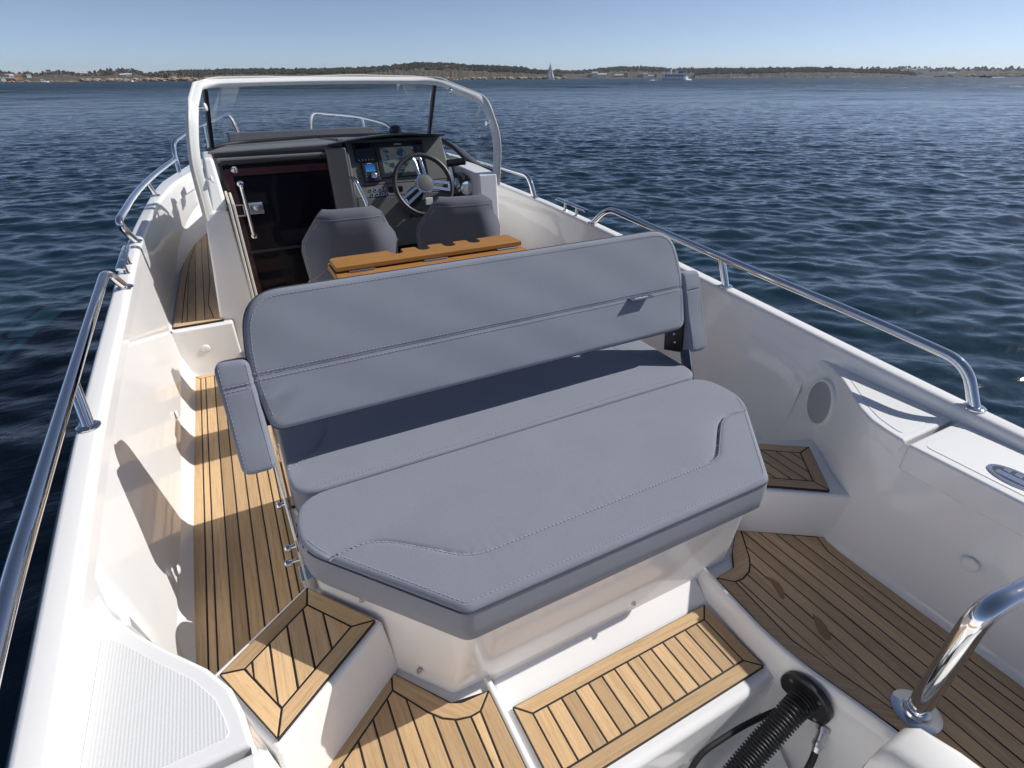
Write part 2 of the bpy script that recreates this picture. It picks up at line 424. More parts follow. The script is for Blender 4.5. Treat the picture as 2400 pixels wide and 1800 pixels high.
def ondense(pts, n=40):
    """dense copies of a 2-D polyline"""
    out = []
    for a, b_ in zip(pts, pts[1:]):
        k = max(1, int(math.hypot(b_[0]-a[0], b_[1]-a[1])/0.02))
        out += [(a[0]+(b_[0]-a[0])*i/k, a[1]+(b_[1]-a[1])*i/k) for i in range(k)]
    out.append(pts[-1]); return out

WATER_Z = -0.56
# ------------------------------------------------------------------ water
def build_water():
    cx, cy = CAM.x, CAM.y
    rs = [1.6]
    while rs[-1] < 3150:
        r = rs[-1]; rs.append(r+max(0.05, 0.115*r*r/(534*2.06)) if r < 260 else r*1.05)
    rs = np.array(rs)
    th = np.concatenate([np.linspace(R(27.3-51), R(27.3+51), 1020), np.linspace(R(27.3+51), R(27.3+309), 80)[1:-1]])
    Rr, T = np.meshgrid(rs, th, indexing='ij')
    X = cx+Rr*np.sin(T); Y = cy+Rr*np.cos(T); Z = np.zeros_like(X)
    dr = np.gradient(rs)[:, None]*np.ones_like(X)
    rng = np.random.RandomState(11)
    wind = R(27.3+172)
    for lam in np.geomspace(0.17, 3.2, 100):
        lam = lam*rng.uniform(.92, 1.08); a_ = wind+rng.normal(0, 0.5); k = 2*math.pi/lam
        slope = 0.0235*(1.0 if lam < 0.6 else (0.6/lam)**0.8)*rng.uniform(.6, 1.35)
        amp = slope/k; ph = rng.uniform(0, 6.28)
        arg = k*(X*math.sin(a_)+Y*math.cos(a_))+ph
        fade = np.clip((lam/dr-1.7)/1.8, 0, 1)
        arg += 0.9*np.sin(0.21*k*(X*math.cos(a_)-Y*math.sin(a_))+ph*1.7)
        Z += amp*fade*(np.sin(arg)+0.22*np.cos(2*arg))
    for lam in np.geomspace(5, 34, 16):
        a_ = wind+rng.normal(0, 0.4); k = 2*math.pi/lam; fade = np.clip((lam/dr-1.7)/1.8, 0, 1)*np.clip((Rr-45)/110, 0, 1)
        Z += 0.020/k*fade*np.sin(k*(X*math.sin(a_)+Y*math.cos(a_))+rng.uniform(0, 6.28)+1.2*np.sin(0.3*k*(X*math.cos(a_)-Y*math.sin(a_))))
    patch = 0.75+0.5*(0.5+0.5*np.sin(X*0.11+1.3*np.sin(Y*0.07)))*(0.5+0.5*np.sin(Y*0.13+np.sin(X*0.05)))
    Z = Z*patch+WATER_Z
    nr, ntt = X.shape
    co_ = np.stack([X, Y, Z], -1).reshape(-1, 3)
    i = np.arange(nr-1)[:, None]; j = np.arange(ntt)[None, :]; j2 = (j+1) % ntt
    q = np.stack([i*ntt+j, i*ntt+j2, (i+1)*ntt+j2, (i+1)*ntt+j], -1).reshape(-1, 4)
    me = bpy.data.meshes.new('sea')
    me.vertices.add(len(co_)); me.vertices.foreach_set('co', co_.ravel())
    me.loops.add(q.size); me.loops.foreach_set('vertex_index', q.ravel().astype(np.int32))
    me.polygons.add(len(q)); me.polygons.foreach_set('loop_start', np.arange(0, q.size, 4, dtype=np.int32))
    me.polygons.foreach_set('use_smooth', np.ones(len(q), bool)); me.update(calc_edges=True)
    if me.polygons[0].normal.z < 0: me.flip_normals()
    m = new_mat('sea_water', (0.004, 0.018, 0.022), 0.06, spec=0.5); m.node_tree.nodes['Principled BSDF'].inputs['IOR'].default_value = 1.333
    nn, L, b = nodes(m); p = geo_pos(m)
    rot = mapping(m, p, (1, 1.9, 1), (0, 0, R(-20)))
    n1 = noise(m, rot, 5.5, 5, 0.62); n2 = noise(m, rot, 0.8, 4, 0.6); n4 = noise(m, rot, 0.16, 5, 0.65); n5 = noise(m, rot, 0.035, 4, 0.6)
    bb = bump(m, n5.outputs[0], 0.6, 4.0); far5 = bb.node; bb = bump(m, n4.outputs[0], 0.6, 1.3, bb); far4 = bb.node; bb = bump(m, n2.outputs[0], 0.4, 0.10, bb); mid2 = bb.node; bb = bump(m, n1.outputs[0], 0.5, 0.014, bb)
    dv = N(m, 'ShaderNodeVectorMath', operation='DISTANCE'); L.new(p, dv.inputs[0]); dv.inputs[1].default_value = (0, 0, WATER_Z)
    rm_ = N(m, 'ShaderNodeMapRange'); rm_.inputs[1].default_value = 20; rm_.inputs[2].default_value = 220; rm_.inputs[3].default_value = .10; rm_.inputs[4].default_value = .36; L.new(dv.outputs['Value'], rm_.inputs[0]); L.new(rm_.outputs[0], b.inputs['Roughness'])
    fm_ = N(m, 'ShaderNodeMapRange'); fm_.inputs[1].default_value = 35; fm_.inputs[2].default_value = 170; fm_.inputs[3].default_value = .05; fm_.inputs[4].default_value = 1.0; L.new(dv.outputs['Value'], fm_.inputs[0]); L.new(fm_.outputs[0], far5.inputs['Strength']); L.new(fm_.outputs[0], far4.inputs['Strength'])
    f2_ = N(m, 'ShaderNodeMapRange'); f2_.inputs[1].default_value = 9; f2_.inputs[2].default_value = 45; f2_.inputs[3].default_value = .32; f2_.inputs[4].default_value = 1.0; L.new(dv.outputs['Value'], f2_.inputs[0]); L.new(f2_.outputs[0], mid2.inputs['Strength'])
    L.new(bb, b.inputs['Normal'])
    n3 = noise(m, mapping(m, p, (0.02, 0.05, 1)), 1.0, 4)
    L.new(mixc(m, ramp(m, n3.outputs[0], [(0.35, (0, 0, 0)), (0.7, (1, 1, 1))]).outputs[0], (0.0035, 0.018, 0.032), (0.006, 0.026, 0.040)), b.inputs['Base Color'])
    o = link('sea', me, m); o['kind'] = 'structure'
build_water()
def atpolar(bearing, dist, z): 
    t = R(bearing); return Vector((CAM.x+dist*math.sin(t), CAM.y+dist*math.cos(t), z))
# ------------------------------------------------------------------ the boat: hull, liner, decks
SY = [-1.6, -.6, .6, 1.7, 2.8, 3.46, 3.83, 4.24, 4.65, 5.3, 5.64, 6.13, 7.0, 7.6, 8.1]
HBs = [1.26, 1.28, 1.30, 1.325, 1.315, 1.31, 1.30, 1.275, 1.25, 1.185, 1.115, 1.0, .70, .42, .03]
SZs = [.45, .49, .54, .61, .69, .725, .74, .76, .775, .795, .80, .81, .83, .84, .85]
def _smooth_interp(xs, ys):
    xs = np.array(xs); ys = np.array(ys); m = np.gradient(ys, xs)
    def f(x):
        x = min(max(x, xs[0]), xs[-1]); i = min(max(int(np.searchsorted(xs, x))-1, 0), len(xs)-2)
        h = xs[i+1]-xs[i]; t = (x-xs[i])/h
        return float((2*t**3-3*t**2+1)*ys[i]+(t**3-2*t**2+t)*h*m[i]+(-2*t**3+3*t**2)*ys[i+1]+(t**3-t**2)*h*m[i+1])
    return f
HB = _smooth_interp(SY, HBs); SZ = _smooth_interp(SY, SZs)
boat = thing('motor_boat', 'white open motor boat with teak decking and steel rails, filling the foreground', 'boat', (0, 0, WATER_Z))
ys = list(np.linspace(-1.6, 8.1, 70))
def loft(name, rows, mat, parent, close=False, smooth=True):
    n = len(rows[0]); V = [p for r_ in rows for p in r_]; F = []
    for i in range(len(rows)-1):
        for k in range(n-1 if not close else n):
            F.append((i*n+k, i*n+(k+1) % n, (i+1)*n+(k+1) % n, (i+1)*n+k))
    return mesh(name, V, F, mat, parent, smooth=smooth)
# outer hull
rows = []
for y in ys:
    b_, s_ = HB(y), SZ(y); f = max(0.0, (y-4.2)/3.9); k = 1-0.10-0.55*f*f
    pr_ = [(b_-.004, s_-.03), (b_*(1-.02-.1*f), s_-.28), (b_*k, .02+.12*f), (b_*(k-.06), -.10+.1*f), (b_*(k-.3)*(1-f*.5), -.60), (0, -.95+.3*f)]
    rows.append([(-x, y, z) for x, z in pr_]+[(x, y, z) for x, z in pr_[::-1][1:]])
hull = loft('hull', rows, GEL, boat)
mesh('transom', rows[0], [tuple(range(len(rows[0])))], GEL, boat)
for s in (-1, 1):
    rows = []; rub = []
    for y in ys:
        b_, z_ = HB(y), SZ(y); wd = min(.066 if y < 4.4 else .066+.05*(y-4.4), b_*0.9)
        pr_ = [(b_+.002, z_-.06), (b_+.002, z_-.02), (b_-.001, z_-.009), (b_-.007, z_-.0025), (b_-.016, z_), (b_-wd+.016, z_), (b_-wd+.006, z_-.003), (b_-wd-.002, z_-.010), (b_-wd-.006, z_-.022), (b_-wd-.009, z_-.125)]
        rows.append([(s*x, y, z) for x, z in pr_]); rub.append((s*(b_+.008), y, z_-.055))
    gw = loft('gunwale', rows, GEL, boat); wm_ = gw.modifiers.new('normals', 'WEIGHTED_NORMAL'); wm_.weight = 80
    tube('rubbing_strake', rub, .016, NAVY, boat, 10)

# inner side wall: top curve -> foot curve
SHELF = .495
def shelf_rim():
    return [(.955, -1.3), (.955, .3), (.955, .60), (.958, .66), (.967, .72), (.985, .78), (1.025, .845), (1.09, .92), (1.155, 1.0), (1.205, 1.075), (1.243, 1.16)]
foot_pts = [(.92, -1.3), (.92, .3), (.92, .62), (.922, .68), (.93, .74), (.955, .79), (1.0, .86), (1.05, .935), (1.09, 1.005), (1.13, 1.09), (1.172, 1.22)]
wall_rows = []
for (tx, ty), (fx, fy) in zip(shelf_rim(), foot_pts):
    tx += .004
    k = 0.0
    tz = (SHELF-.012)*(1-k)+(SZ(ty)-.05)*k
    wall_rows.append(((tx, ty, tz), (fx, fy, 0)))
for y in (1.185, 1.25, *np.linspace(1.35, 3.3, 14)): wall_rows.append(((HB(y)-.072, y, SZ(y)-.05), (1.20 if y > 1.3 else 1.165+.035*(y-1.15)/.2, y, 0)))
fore_foot = _smooth_interp([3.0, 3.33, 4.13, 4.88, 5.44, 6.2, 6.8], [1.225, 1.222, 1.208, 1.175, 1.12, .99, .80])
fore_rows = [((HB(y)-.072-max(0, y-4.4)*.05, y, SZ(y)-.05), (fore_foot(y), y, .276)) for y in np.linspace(3.30, 6.5, 18)]
for s in (-1, 1):
    for nm, rws in (('side_liner', wall_rows), ('bulwark_liner', fore_rows)):
        rows = []
        for t, f in rws:
            T, Fv = Vector(t), Vector(f); P = [T.lerp(Fv, q) for q in (0, .06, .3, .6, .85)]
            c1 = Fv+(T-Fv).normalized()*.03; inw = Vector((-1, -.15 if f[1] < 1.25 else 0, 0)).normalized()
            P += [c1, c1*.3+Fv*.7+inw*.006, Fv+inw*.02+Vector((0, 0, -.004)), Fv+inw*.05+Vector((0, 0, -.0145))]
            rows.append([(s*p.x, p.y, p.z) for p in P])
        loft(nm, rows, GEL, boat)
    # quarter shelf with non-skid top, then the locker lid
    rim = [(x, y) for x, y in shelf_rim() if y > .62]; rim[0] = (.955, .652)
    poly = rim+[(1.272, 1.16), (1.272, .652)]
    prism('quarter_shelf', [(s*x, y) for x, y in poly], SHELF-.11, SHELF, GEL, boat, bevel=.011)
    q = round_poly(inset(rim[:-2]+[(1.20, 1.045), (1.247, 1.045), (1.247, .652)], .03), .012, 4)
    prism('nonskid_panel', [(s*x, y) for x, y in q], SHELF-.01, SHELF+.0016, NONSKID, boat, bevel=.001)
    lid = [(.948, -.9), (1.232, -.9), (1.232, .638), (.948, .638)]
    prism('locker_lid', [(s*x, y) for x, y in lid], SHELF-.10, SHELF, GEL, boat, bevel=.011)
    q = round_poly(inset(lid, .034), .015, 4)
    prism('nonskid_panel', [(s*x, y) for x, y in q], SHELF-.01, SHELF+.0016, NONSKID, boat, bevel=.001)
    prism('locker_channel', [(s*x, y) for x, y in [(.965, -.9), (1.27, -.9), (1.27, .66), (.965, .66)]], SHELF-.16, SHELF-.085, GEL, boat)
# floors
def slab(name, poly, z0, z1, bev=None, mat=GEL): return prism(name, poly, z0, z1, mat, boat, bev)
slab('floor_moulding', [(-1.23, 1.0), (1.23, 1.0), (1.23, 3.95), (-1.23, 3.95)], -.12, -.0145)
slab('floor_moulding', [(-1.22, -1.3), (-.436, -1.3), (-.436, 1.0), (-1.22, 1.0)], -.41, -.0145)
edge = [(.424, .86), (.418, .80), (.398, .52), (.476, .195), (.50, -.2), (.50, -1.3)]
slab('floor_moulding', edge+[(1.22, -1.3), (1.22, 1.0), (.424, 1.0)], -.41, -.0145)
def coaming(pts, s):
    rows = []
    P = smooth_path([(x, y, 0) for x, y in pts], .12, 6)
    for p in P:
        rows.append([(p.x+s*o_, p.y, z) for o_, z in ((-.002, -.03), (-.001, .000), (.003, .004), (.010, .0045), (.016, .001), (.026, -.035), (.036, -.085), (.042, -.12), (.046, -.41))])
    loft('well_coaming', rows, GEL, boat)
coaming([(-.437, -1.3), (-.437, .88)], 1)
coaming([(x+.001, y) for x, y in edge], -1)
slab('centre_step', [(-.410, .492), (.392, .492), (.392, .92), (-.410, .92)], -.42, -.089, .022)
slab('well_floor', [(-.42, -1.3), (.48, -1.3), (.48, .52), (-.42, .52)], -.47, -.405)
hexa('well_ramp', [(-.40, .30, -.41), (.372, .30, -.41), (.372, .50, -.41), (-.40, .50, -.41), (-.40, .46, -.27), (.372, .46, -.27), (.372, .50, -.27), (-.40, .50, -.27)], GEL, boat, .02)
# seat pedestal moulding
ped = [(-.475, .795), (.475, .795), (.795, 1.195), (.795, 1.80), (-.795, 1.80), (-.795, 1.195)]
ped_b = [(-.53, .855), (.53, .855), (.80, 1.19), (.80, 1.80), (-.80, 1.80), (-.80, 1.19)]
n = 6
V = [(x, y, -.10) for x, y in ped_b]+[(x, y, -.02) for x, y in ped_b]+[(x, y, .33) for x, y in ped]
V = [(x, y, z if z < .2 else .312) for x, y, z in V]
F = [tuple(range(6))[::-1], tuple(range(12, 18))]+[(i, (i+1) % 6, 6+(i+1) % 6, 6+i) for i in range(6)]+[(6+i, 6+(i+1) % 6, 12+(i+1) % 6, 12+i) for i in range(6)]
mesh('seat_pedestal', V, F, GEL, boat, bevel=.016)
hexa('pedestal_fillet', [(-.408, .775, -.10), (.39, .775, -.10), (.39, .88, -.10), (-.408, .88, -.10), (-.408, .783, -.086), (.39, .783, -.086), (.39, .88, -.02), (-.408, .88, -.02)], GEL, boat, .008)
# steps up to the cockpit
stepL = [(-.830, 1.232), (-.662, 1.008), (-.958, .788), (-1.095, 1.048)]
stepR = [(1.17, 1.01), (1.0, .690), (.62, .945), (.80, 1.19)]
for poly in (stepL, stepR):
    big = inset(poly, -.02 if poly is stepL else .012); top = poly if area(poly) > 0 else poly[::-1]
    V = [(x, y, -.03) for x, y in big]+[(x, y, .208) for x, y in top]
    mesh('side_step', V, [(3, 2, 1, 0), (4, 5, 6, 7)]+[(i, (i+1) % 4, 4+(i+1) % 4, 4+i) for i in range(4)], GEL, boat, bevel=.013)
# forward: side decks, bulkheads, cabin trunk, foredeck
for s in (-1, 1):
    fy = list(np.linspace(3.30, 6.3, 12))
    poly = [(s*.90, y) for y in fy]+[(s*(fore_foot(y)+.02), y) for y in fy[::-1]]
    slab('side_deck', poly, -.05, .2755, .012)
    # ramp up to the foredeck
    hexa('deck_ramp', [(s*.45, 6.15, .1), (s*1.03, 6.15, .1), (s*.85, 6.9, .1), (s*.3, 6.9, .1), (s*.45, 6.18, .40), (s*1.03, 6.18, .40), (s*.76, 6.9, .79), (s*.3, 6.9, .79)], GEL, boat, .02)
slab('foredeck', [(-.70, 6.85), (.70, 6.85), (.45, 7.45), (.2, 7.85), (0, 8.02), (-.2, 7.85), (-.45, 7.45)], .5, .79, .02)
hexa('port_bulkhead', [(-1.0, 3.335, -.02), (-.762, 3.335, -.02), (-.762, 3.95, -.02), (-1.0, 3.95, -.02), (-.893, 3.40, .872), (-.775, 3.40, .872), (-.775, 3.95, .872), (-.893, 3.95, .872)], GEL, boat, .014)
hexa('port_coaming', [(-.862, 3.46, .86), (-.772, 3.46, .86), (-.772, 3.95, .86), (-.862, 3.95, .86), (-.835, 3.60, 1.125), (-.782, 3.60, 1.125), (-.782, 3.95, 1.125), (-.835, 3.95, 1.125)], GEL, boat, .02)
hexa('starboard_bulkhead', [(.735, 3.37, -.02), (.90, 3.37, -.02), (.93, 3.95, -.02), (.70, 3.95, -.02), (.728, 3.38, .955), (.862, 3.38, .955), (.862, 3.95, .99), (.70, 3.95, .99)], GEL, boat, .014)
tr = [(-.845, 3.90), (-.805, 4.30), (-.66, 4.66), (-.46, 5.3), (-.40, 6.05), (-.2, 6.5), (.2, 6.5), (.40, 6.05), (.46, 5.3), (.66, 4.66), (.805, 4.30), (.845, 3.90)]
tz = [.95, 1.05, 1.08, .92, .84, .82, .82, .84, .92, 1.08, 1.05, .95]
V = [(x*1.12-(.22 if x < 0 else -.22)*(y > 4.5), y, .1) for x, y in tr]+[(x, y, z) for (x, y), z in zip(tr, tz)]
nT = len(tr)
F = [tuple(range(nT))[::-1]]+[(i, (i+1) % nT, nT+(i+1) % nT, nT+i) for i in range(nT)]+[(nT+i, nT+i+1, 2*nT-2-i, 2*nT-1-i) for i in range(nT//2-1)]
mesh('cabin_trunk', V, F, GEL, boat, bevel=.03)
# rails ------------------------------------------------------------------
def rail(pts, rad, stanchions=(), r=.0180, bases=()):
    o = tube('guard_rail', smooth_path(pts, rad), r, CHROME, boat, 16)
    for a, b_ in stanchions:
        V1 = tube_vf([a, b_], r*.95, 14); a_ = Vector(a)
        V2 = lathe_vf([(0, r*1.75), (.004, r*1.75), (.009, r*1.3), (.009, r)], a_, (0, 0, 1), 20)
        mesh('stanchion', *join_vf([V1, V2]), CHROME, o, smooth=True)
    for b_ in bases:
        lathe('base_flange', [(0, r*1.8), (.004, r*1.8), (.009, r*1.3), (.009, r)], b_, (0, 0, 1), CHROME, o, 20)
    return o
def g(y, s, ins=.035): return (s*(HB(y)-ins), y, SZ(y))
for s in (-1, 1):
    b0 = g(2.84, s, .05); b1 = g(.625, s, .03)
    st = g(1.735, s, .035)
    rail([b0, (s*1.292, 2.72, .805), (s*1.30, 1.81, .737), (s*1.295, .99, .69), (s*1.285, .70, .668), b1], [0, .11, .3, .3, .12, 0],
         [(st, (s*1.299, 1.80, .735))], bases=(b0, b1))
b0 = g(3.56, -1, .045)
rail([b0, (-1.288, 3.36, .872), (-1.27, 4.2, .878), (-1.20, 5.0, .885), (-1.078, 5.70, .905)], [0, .12, .3, .3, 0], [(g(4.72, -1), (-1.233, 4.66, .88))], bases=(b0,))
rail([(-1.07, 5.72, .80), (-1.065, 5.76, 1.03), (-.90, 6.2, 1.105), (-.74, 6.6, 1.135), (-.50, 7.30, 1.175), (-.43, 7.36, .84)], [0, .14, .3, .3, .14, 0], [((-.80, 6.5, .78), (-.775, 6.52, 1.125))])
b0 = g(3.58, 1, .045)
rail([b0, (1.262, 3.66, .868), (1.25, 4.3, .88), (1.20, 5.0, .89), (1.08, 5.70, .905)], [0, .13, .3, .3, 0], [(g(4.72, 1), (1.222, 4.70, .884))], bases=(b0,))
rail([(.32, 7.34, .84), (.36, 7.30, 1.165), (.72, 6.45, 1.15), (.86, 5.72, 1.10), (.93, 5.45, .80)], [0, .13, .3, .2, 0], [((.74, 6.38, .80), (.735, 6.40, 1.145))])
for s in (-1, 1):      # mooring cleats
    bar = [(s*1.272, 2.92, .752), (s*1.272, 2.935, .757), (s*1.272, 3.26, .772), (s*1.272, 3.275, .770)]
    o = mesh('mooring_cleat', *tube_vf(bar, .02, prof=[(.019*math.cos(a), .008*math.sin(a)) for a in np.linspace(0, 2*math.pi, 16, endpoint=False)]), CHROME, boat, smooth=True)
    for y in (3.03, 3.17):
        lathe('cleat_post', [(0, .016), (.006, .011), (.05, .009), (.068, .012)], (s*1.272, y, SZ(y)-.001), (0, 0, 1), CHROME, o, 14)
box('foredeck_cleat_base', (-.93, 5.2, .78), (-.84, 5.36, .845), WHITEPL, boat, .015)

# ------------------------------------------------------------------ teak
DX = .0455
aL = -1.187
deck_panel(boat, [(aL, .95), (-.832, .95), (-.832, 3.272), (aL, 3.272)],
   [[(aL, .95), (aL, 3.272), (-1.141, 3.226), (-1.141, .95)], [(aL, 3.272), (-.832, 3.272), (-.878, 3.226), (-1.141, 3.226)]],
   [(-1.141, .95), (-.832, .95), (-.832, 3.226), (-1.141, 3.226)], [-1.116, -1.0705, -1.025, -.9795, -.934, -.8885, -.862], 0, TEAK)
deck_panel(boat, [(-.829, 1.86), (1.187, 1.86), (1.187, 3.272), (-.829, 3.272)],
   [[(-.829, 3.272), (1.187, 3.272), (1.187, 3.226), (-.829, 3.226)]],
   [(-.829, 1.86), (1.187, 1.86), (1.187, 3.226), (-.829, 3.226)], [-.829+DX*k for k in range(1, 45)], 0, TEAK)
deck_panel(boat, [(-.75, 3.29), (.70, 3.29), (.70, 3.74), (-.75, 3.74)], [[(-.75, 3.29), (-.75, 3.74), (-.70, 3.74), (-.70, 3.29)]],
   [(-.70, 3.29), (.70, 3.29), (.70, 3.74), (-.70, 3.74)], [-.70+DX*k for k in range(1, 32)], 0, TEAK)
def quad_borders(o, i): return [[o[k], o[(k+1) % 4], i[(k+1) % 4], i[k]] for k in range(4)]
o4 = [(-.828, 1.212), (-.680, 1.012), (-.955, .812), (-1.066, 1.040)]
i4 = [(-.838, 1.156), (-.743, 1.024), (-.945, .877), (-1.012, 1.025)]
i4 = inset(o4, .0455); o4c = o4 if area(o4) > 0 else o4[::-1]
deck_panel(boat, o4c, quad_borders(o4c, i4), i4, [-.990, -.945, -.897, -.851, -.803], .22, TEAK)
o4 = [(1.060, .985), (.895, .778), (.645, .954), (.81, 1.160)]
o4c = o4 if area(o4) > 0 else o4[::-1]; i4 = inset(o4c, .0455)
deck_panel(boat, o4c, quad_borders(o4c, i4), i4, [.69+DX*k for k in range(0, 9)], .22, TEAKSHADE)
o4 = [(-.383, .528), (.363, .528), (.363, .779), (-.383, .779)]
i4 = inset(o4, .0435)
deck_panel(boat, o4, quad_borders(o4, i4), i4, [i4[0][0]+.0478*k for k in range(1, 14)], -.075, TEAK)
# port aft floor
arc = [(-.680, .939), (-.610, .833), (-.583, .802), (-.550, .781), (-.515, .771), (-.484, .772)]
deck_panel(boat, [(-.668, .996), (-1.05, .722), (-1.05, -.6), (-.438, -.6), (-.438, .814), (-.545, .832)],
   [[(-.668, .996), (-1.05, .722), (-1.05, .665), (-.680, .939)],
    [(-.668, .996), (-.548, .832), (-.520, .818), (-.438, .814)]+arc[::-1],
    [(-.438, .814), (-.438, -.6), (-.492, -.6), (-.492, .60), (-.484, .772)]],
   [(-1.05, .665), (-1.05, -.6), (-.492, -.6), (-.492, .60)]+arc[::-1], [-.94, -.893, -.846, -.798, -.750, -.701, -.653, -.603, -.554, -.513], 0, TEAK)
# starboard aft floor
arc = [(.675, .923), (.632, .862), (.598, .815), (.572, .788), (.545, .768), (.502, .757), (.469, .760)]
deck_panel(boat, [(.422, .803), (.401, .519), (.479, .197), (.505, -.2), (.505, -.6), (.905, -.6), (.906, .4), (.915, .70), (.947, .777), (.694, .961), (.560, .860), (.513, .809)],
   [[(.694, .961), (.947, .777), (.900, .766), (.675, .923)],
    [(.947, .777), (.915, .70), (.906, .4), (.905, -.6), (.862, -.6), (.862, .4), (.872, .70), (.900, .766)],
    [(.422, .803), (.513, .809), (.560, .860), (.694, .961)]+arc,
    [(.422, .803), (.469, .760), (.452, .52), (.531, .20), (.552, -.2), (.552, -.6), (.505, -.6), (.505, -.2), (.479, .197), (.401, .519)]],
   [(.469, .760)]+arc[::-1][1:]+[(.900, .766), (.872, .70), (.862, .4), (.862, -.6), (.552, -.6), (.552, -.2), (.531, .20), (.452, .52)],
   [.484, .53, .577, .627, .677, .727, .777, .827], 0, TEAKSHADE)
# port side deck
ft = lambda y: -(fore_foot(y)-.018)
yy = list(np.linspace(3.335, 5.8, 14)); inn = lambda y: ft(y)+.044
deck_panel(boat, [(ft(y), y) for y in yy]+[(-.945, 5.8), (-.945, 3.335)],
   [[(-.945, 3.335), (ft(3.335), 3.335), (inn(3.39), 3.385), (-.995, 3.385)],
    [(ft(y), y) for y in yy]+[(inn(y), y) for y in yy[::-1][:-1]]+[(inn(3.39), 3.385)],
    [(-.945, 5.8), (-.945, 3.335), (-.995, 3.385), (-1.018, 3.65), (-1.0, 4.1), (-.99, 5.8)]],
   [(inn(3.39), 3.385)]+[(inn(y), y) for y in yy[1:]]+[(-.99, 5.8), (-1.0, 4.1), (-1.018, 3.65), (-.995, 3.385)], [-1.133, -1.088, -1.041], .29, TEAKSHADE)
deck_panel(boat, [(.945, 3.335), (1.20, 3.335), (1.19, 4.2), (.945, 4.2)], [[(.945, 3.335), (1.20, 3.335), (1.16, 3.38), (.985, 3.38)]],
   [(.985, 3.38), (1.16, 3.38), (1.15, 4.2), (.985, 4.2)], [1.03, 1.076, 1.12], .29, TEAKSHADE)
# small fittings of the liner
def courtesy(p, d, r=.021, flat=.007):
    s_, t_, d_ = frame(d); V, F = lathe_vf([(0, r), (flat*.5, r*.92), (flat*.85, r*.65), (flat, r*.2)], p, d, 20)
    return mesh('courtesy_light', V, F, WHITEPL, boat, smooth=True)
courtesy((-1.075, 3.299, .145), (0, -1, 0), .024)
courtesy((-1.205, 2.55, .16), (1, 0, -.1)); courtesy((-1.198, 1.60, .10), (1, 0, -.1)); courtesy((.931, .36, .24), (-1, 0, -.05), .024)
sp = lathe('speaker', [(-.03, .098), (.004, .098), (.008, .094), (.009, .089), (.006, .085), (.0075, .05), (.0075, .002)], (1.171, 1.059, .353), (-.851, .525, .10), WHITEPL, boat, 40)
lathe('speaker_grille', [(.0055, .0885), (.0095, .076), (.011, .04), (.011, .001)], (1.171, 1.059, .353), (-.851, .525, .10), MESHGREY, sp, 40)
for p, d in (((-.70, 1.055, .265), (-.8, -.62, .05)), ((-.60, .93, .045), (-.8, -.62, -.1)), ((.07, .818, .06), (0, -1, .05)), ((-.955, 3.334, .19), (0, -1, 0))):
    lathe('snap_stud', [(-.002, .0085), (.002, .008), (.003, .006), (.0065, .0055), (.008, .003)], p, d, BRUSH, boat, 12)
lathe('snap_stud', [(-.002, .0085), (.002, .008), (.003, .006), (.0065, .0055), (.008, .003)], (-.988, 3.334, .24), (0, -1, 0), BRUSH, boat, 12)
# oval lift latch on the starboard locker lid
oval = [(1.045+.055*math.cos(a)*.8, .395+.07*math.sin(a)) for a in np.linspace(0, 2*math.pi, 36, endpoint=False)]
lt = prism('lift_latch', oval, SHELF, SHELF+.006, CHROME, boat, .002)
prism('latch_recess', inset(oval, .012), SHELF+.004, SHELF+.0065, BLACK, lt)
prism('latch_plate', round_poly([(1.02, .35), (1.045, .35), (1.045, .44), (1.02, .44)], .01, 4), SHELF+.0055, SHELF+.008, CHROME, lt, .001)
for k in range(3):
    box('latch_bar', (1.05, .36+.028*k, SHELF+.0055), (1.072, .376+.028*k, SHELF+.008), CHROME, lt, .001)
# ------------------------------------------------------------------ aft bench with flip-over backrest
Z3 = Vector((0, 0, 1))
bench = thing('aft_bench', 'wide grey upholstered bench with flip-over backrest on the white pedestal amidships', 'bench', (0, 1.25, .33))
def poly_dist(u, v, line):
    u = np.asarray(u, float); v = np.asarray(v, float); best = np.full(np.broadcast(u, v).shape, 9.0)
    for a, b_ in zip(line, line[1:]):
        d = (b_[0]-a[0], b_[1]-a[1]); L2 = d[0]**2+d[1]**2
        t = np.clip(((u-a[0])*d[0]+(v-a[1])*d[1])/L2, 0, 1)
        best = np.minimum(best, np.hypot(u-a[0]-d[0]*t, v-a[1]-d[1]*t))
    return best
def smooth2(pts, rad, n=6): return [(p.x, p.y) for p in smooth_path([(x, y, 0) for x, y in pts], rad, n)]
seamA = smooth2([(-.752, 1.083), (-.655, 1.092), (-.60, 1.066), (-.428, .914), (.428, .914), (.60, 1.066), (.655, 1.092), (.752, 1.083)], [0, .04, .05, .05, .05, .05, .04, 0])
WRK = [(random.uniform(-.7, .7), random.uniform(.95, 1.3), random.uniform(-.25, .25), random.uniform(.05, .16)) for _ in range(9)]
def below(u, v):   # +1 on the aft band of the seam
    yl = np.interp(u, [p[0] for p in seamA], [p[1] for p in seamA]); return v < yl
def hfA(u, v):
    d = poly_dist(u, v, seamA); b_ = below(u, v)
    out = -.0045*np.exp(-(d/.005)**2)+np.where(b_, .0045*(1-np.exp(-(d/.012)**2)), -.0065*np.exp(-(d/.035)))
    out = out+.0016*np.sin(u*5+3*v)*np.sin(v*7-u*2)+.0004*np.sin(u*13-v*17)+.0003*np.exp(-d/.03)*np.sin(u*110+6*np.sin(u*17))
    return out
outA = round_poly([(-.505, .769), (.505, .769), (.822, 1.155), (.80, 1.358), (-.80, 1.358), (-.822, 1.155)], [.022, .022, .08, .11, .11, .08])
A = Pad((0, 0, .43), (1, 0, 0), (0, 1, 0), (0, 0, 1), outA, .122, .012, .004, hfA)
cu = A.build('seat_cushion', FAB, bench, .0055, .006)
ed = inset(A.out, .014)
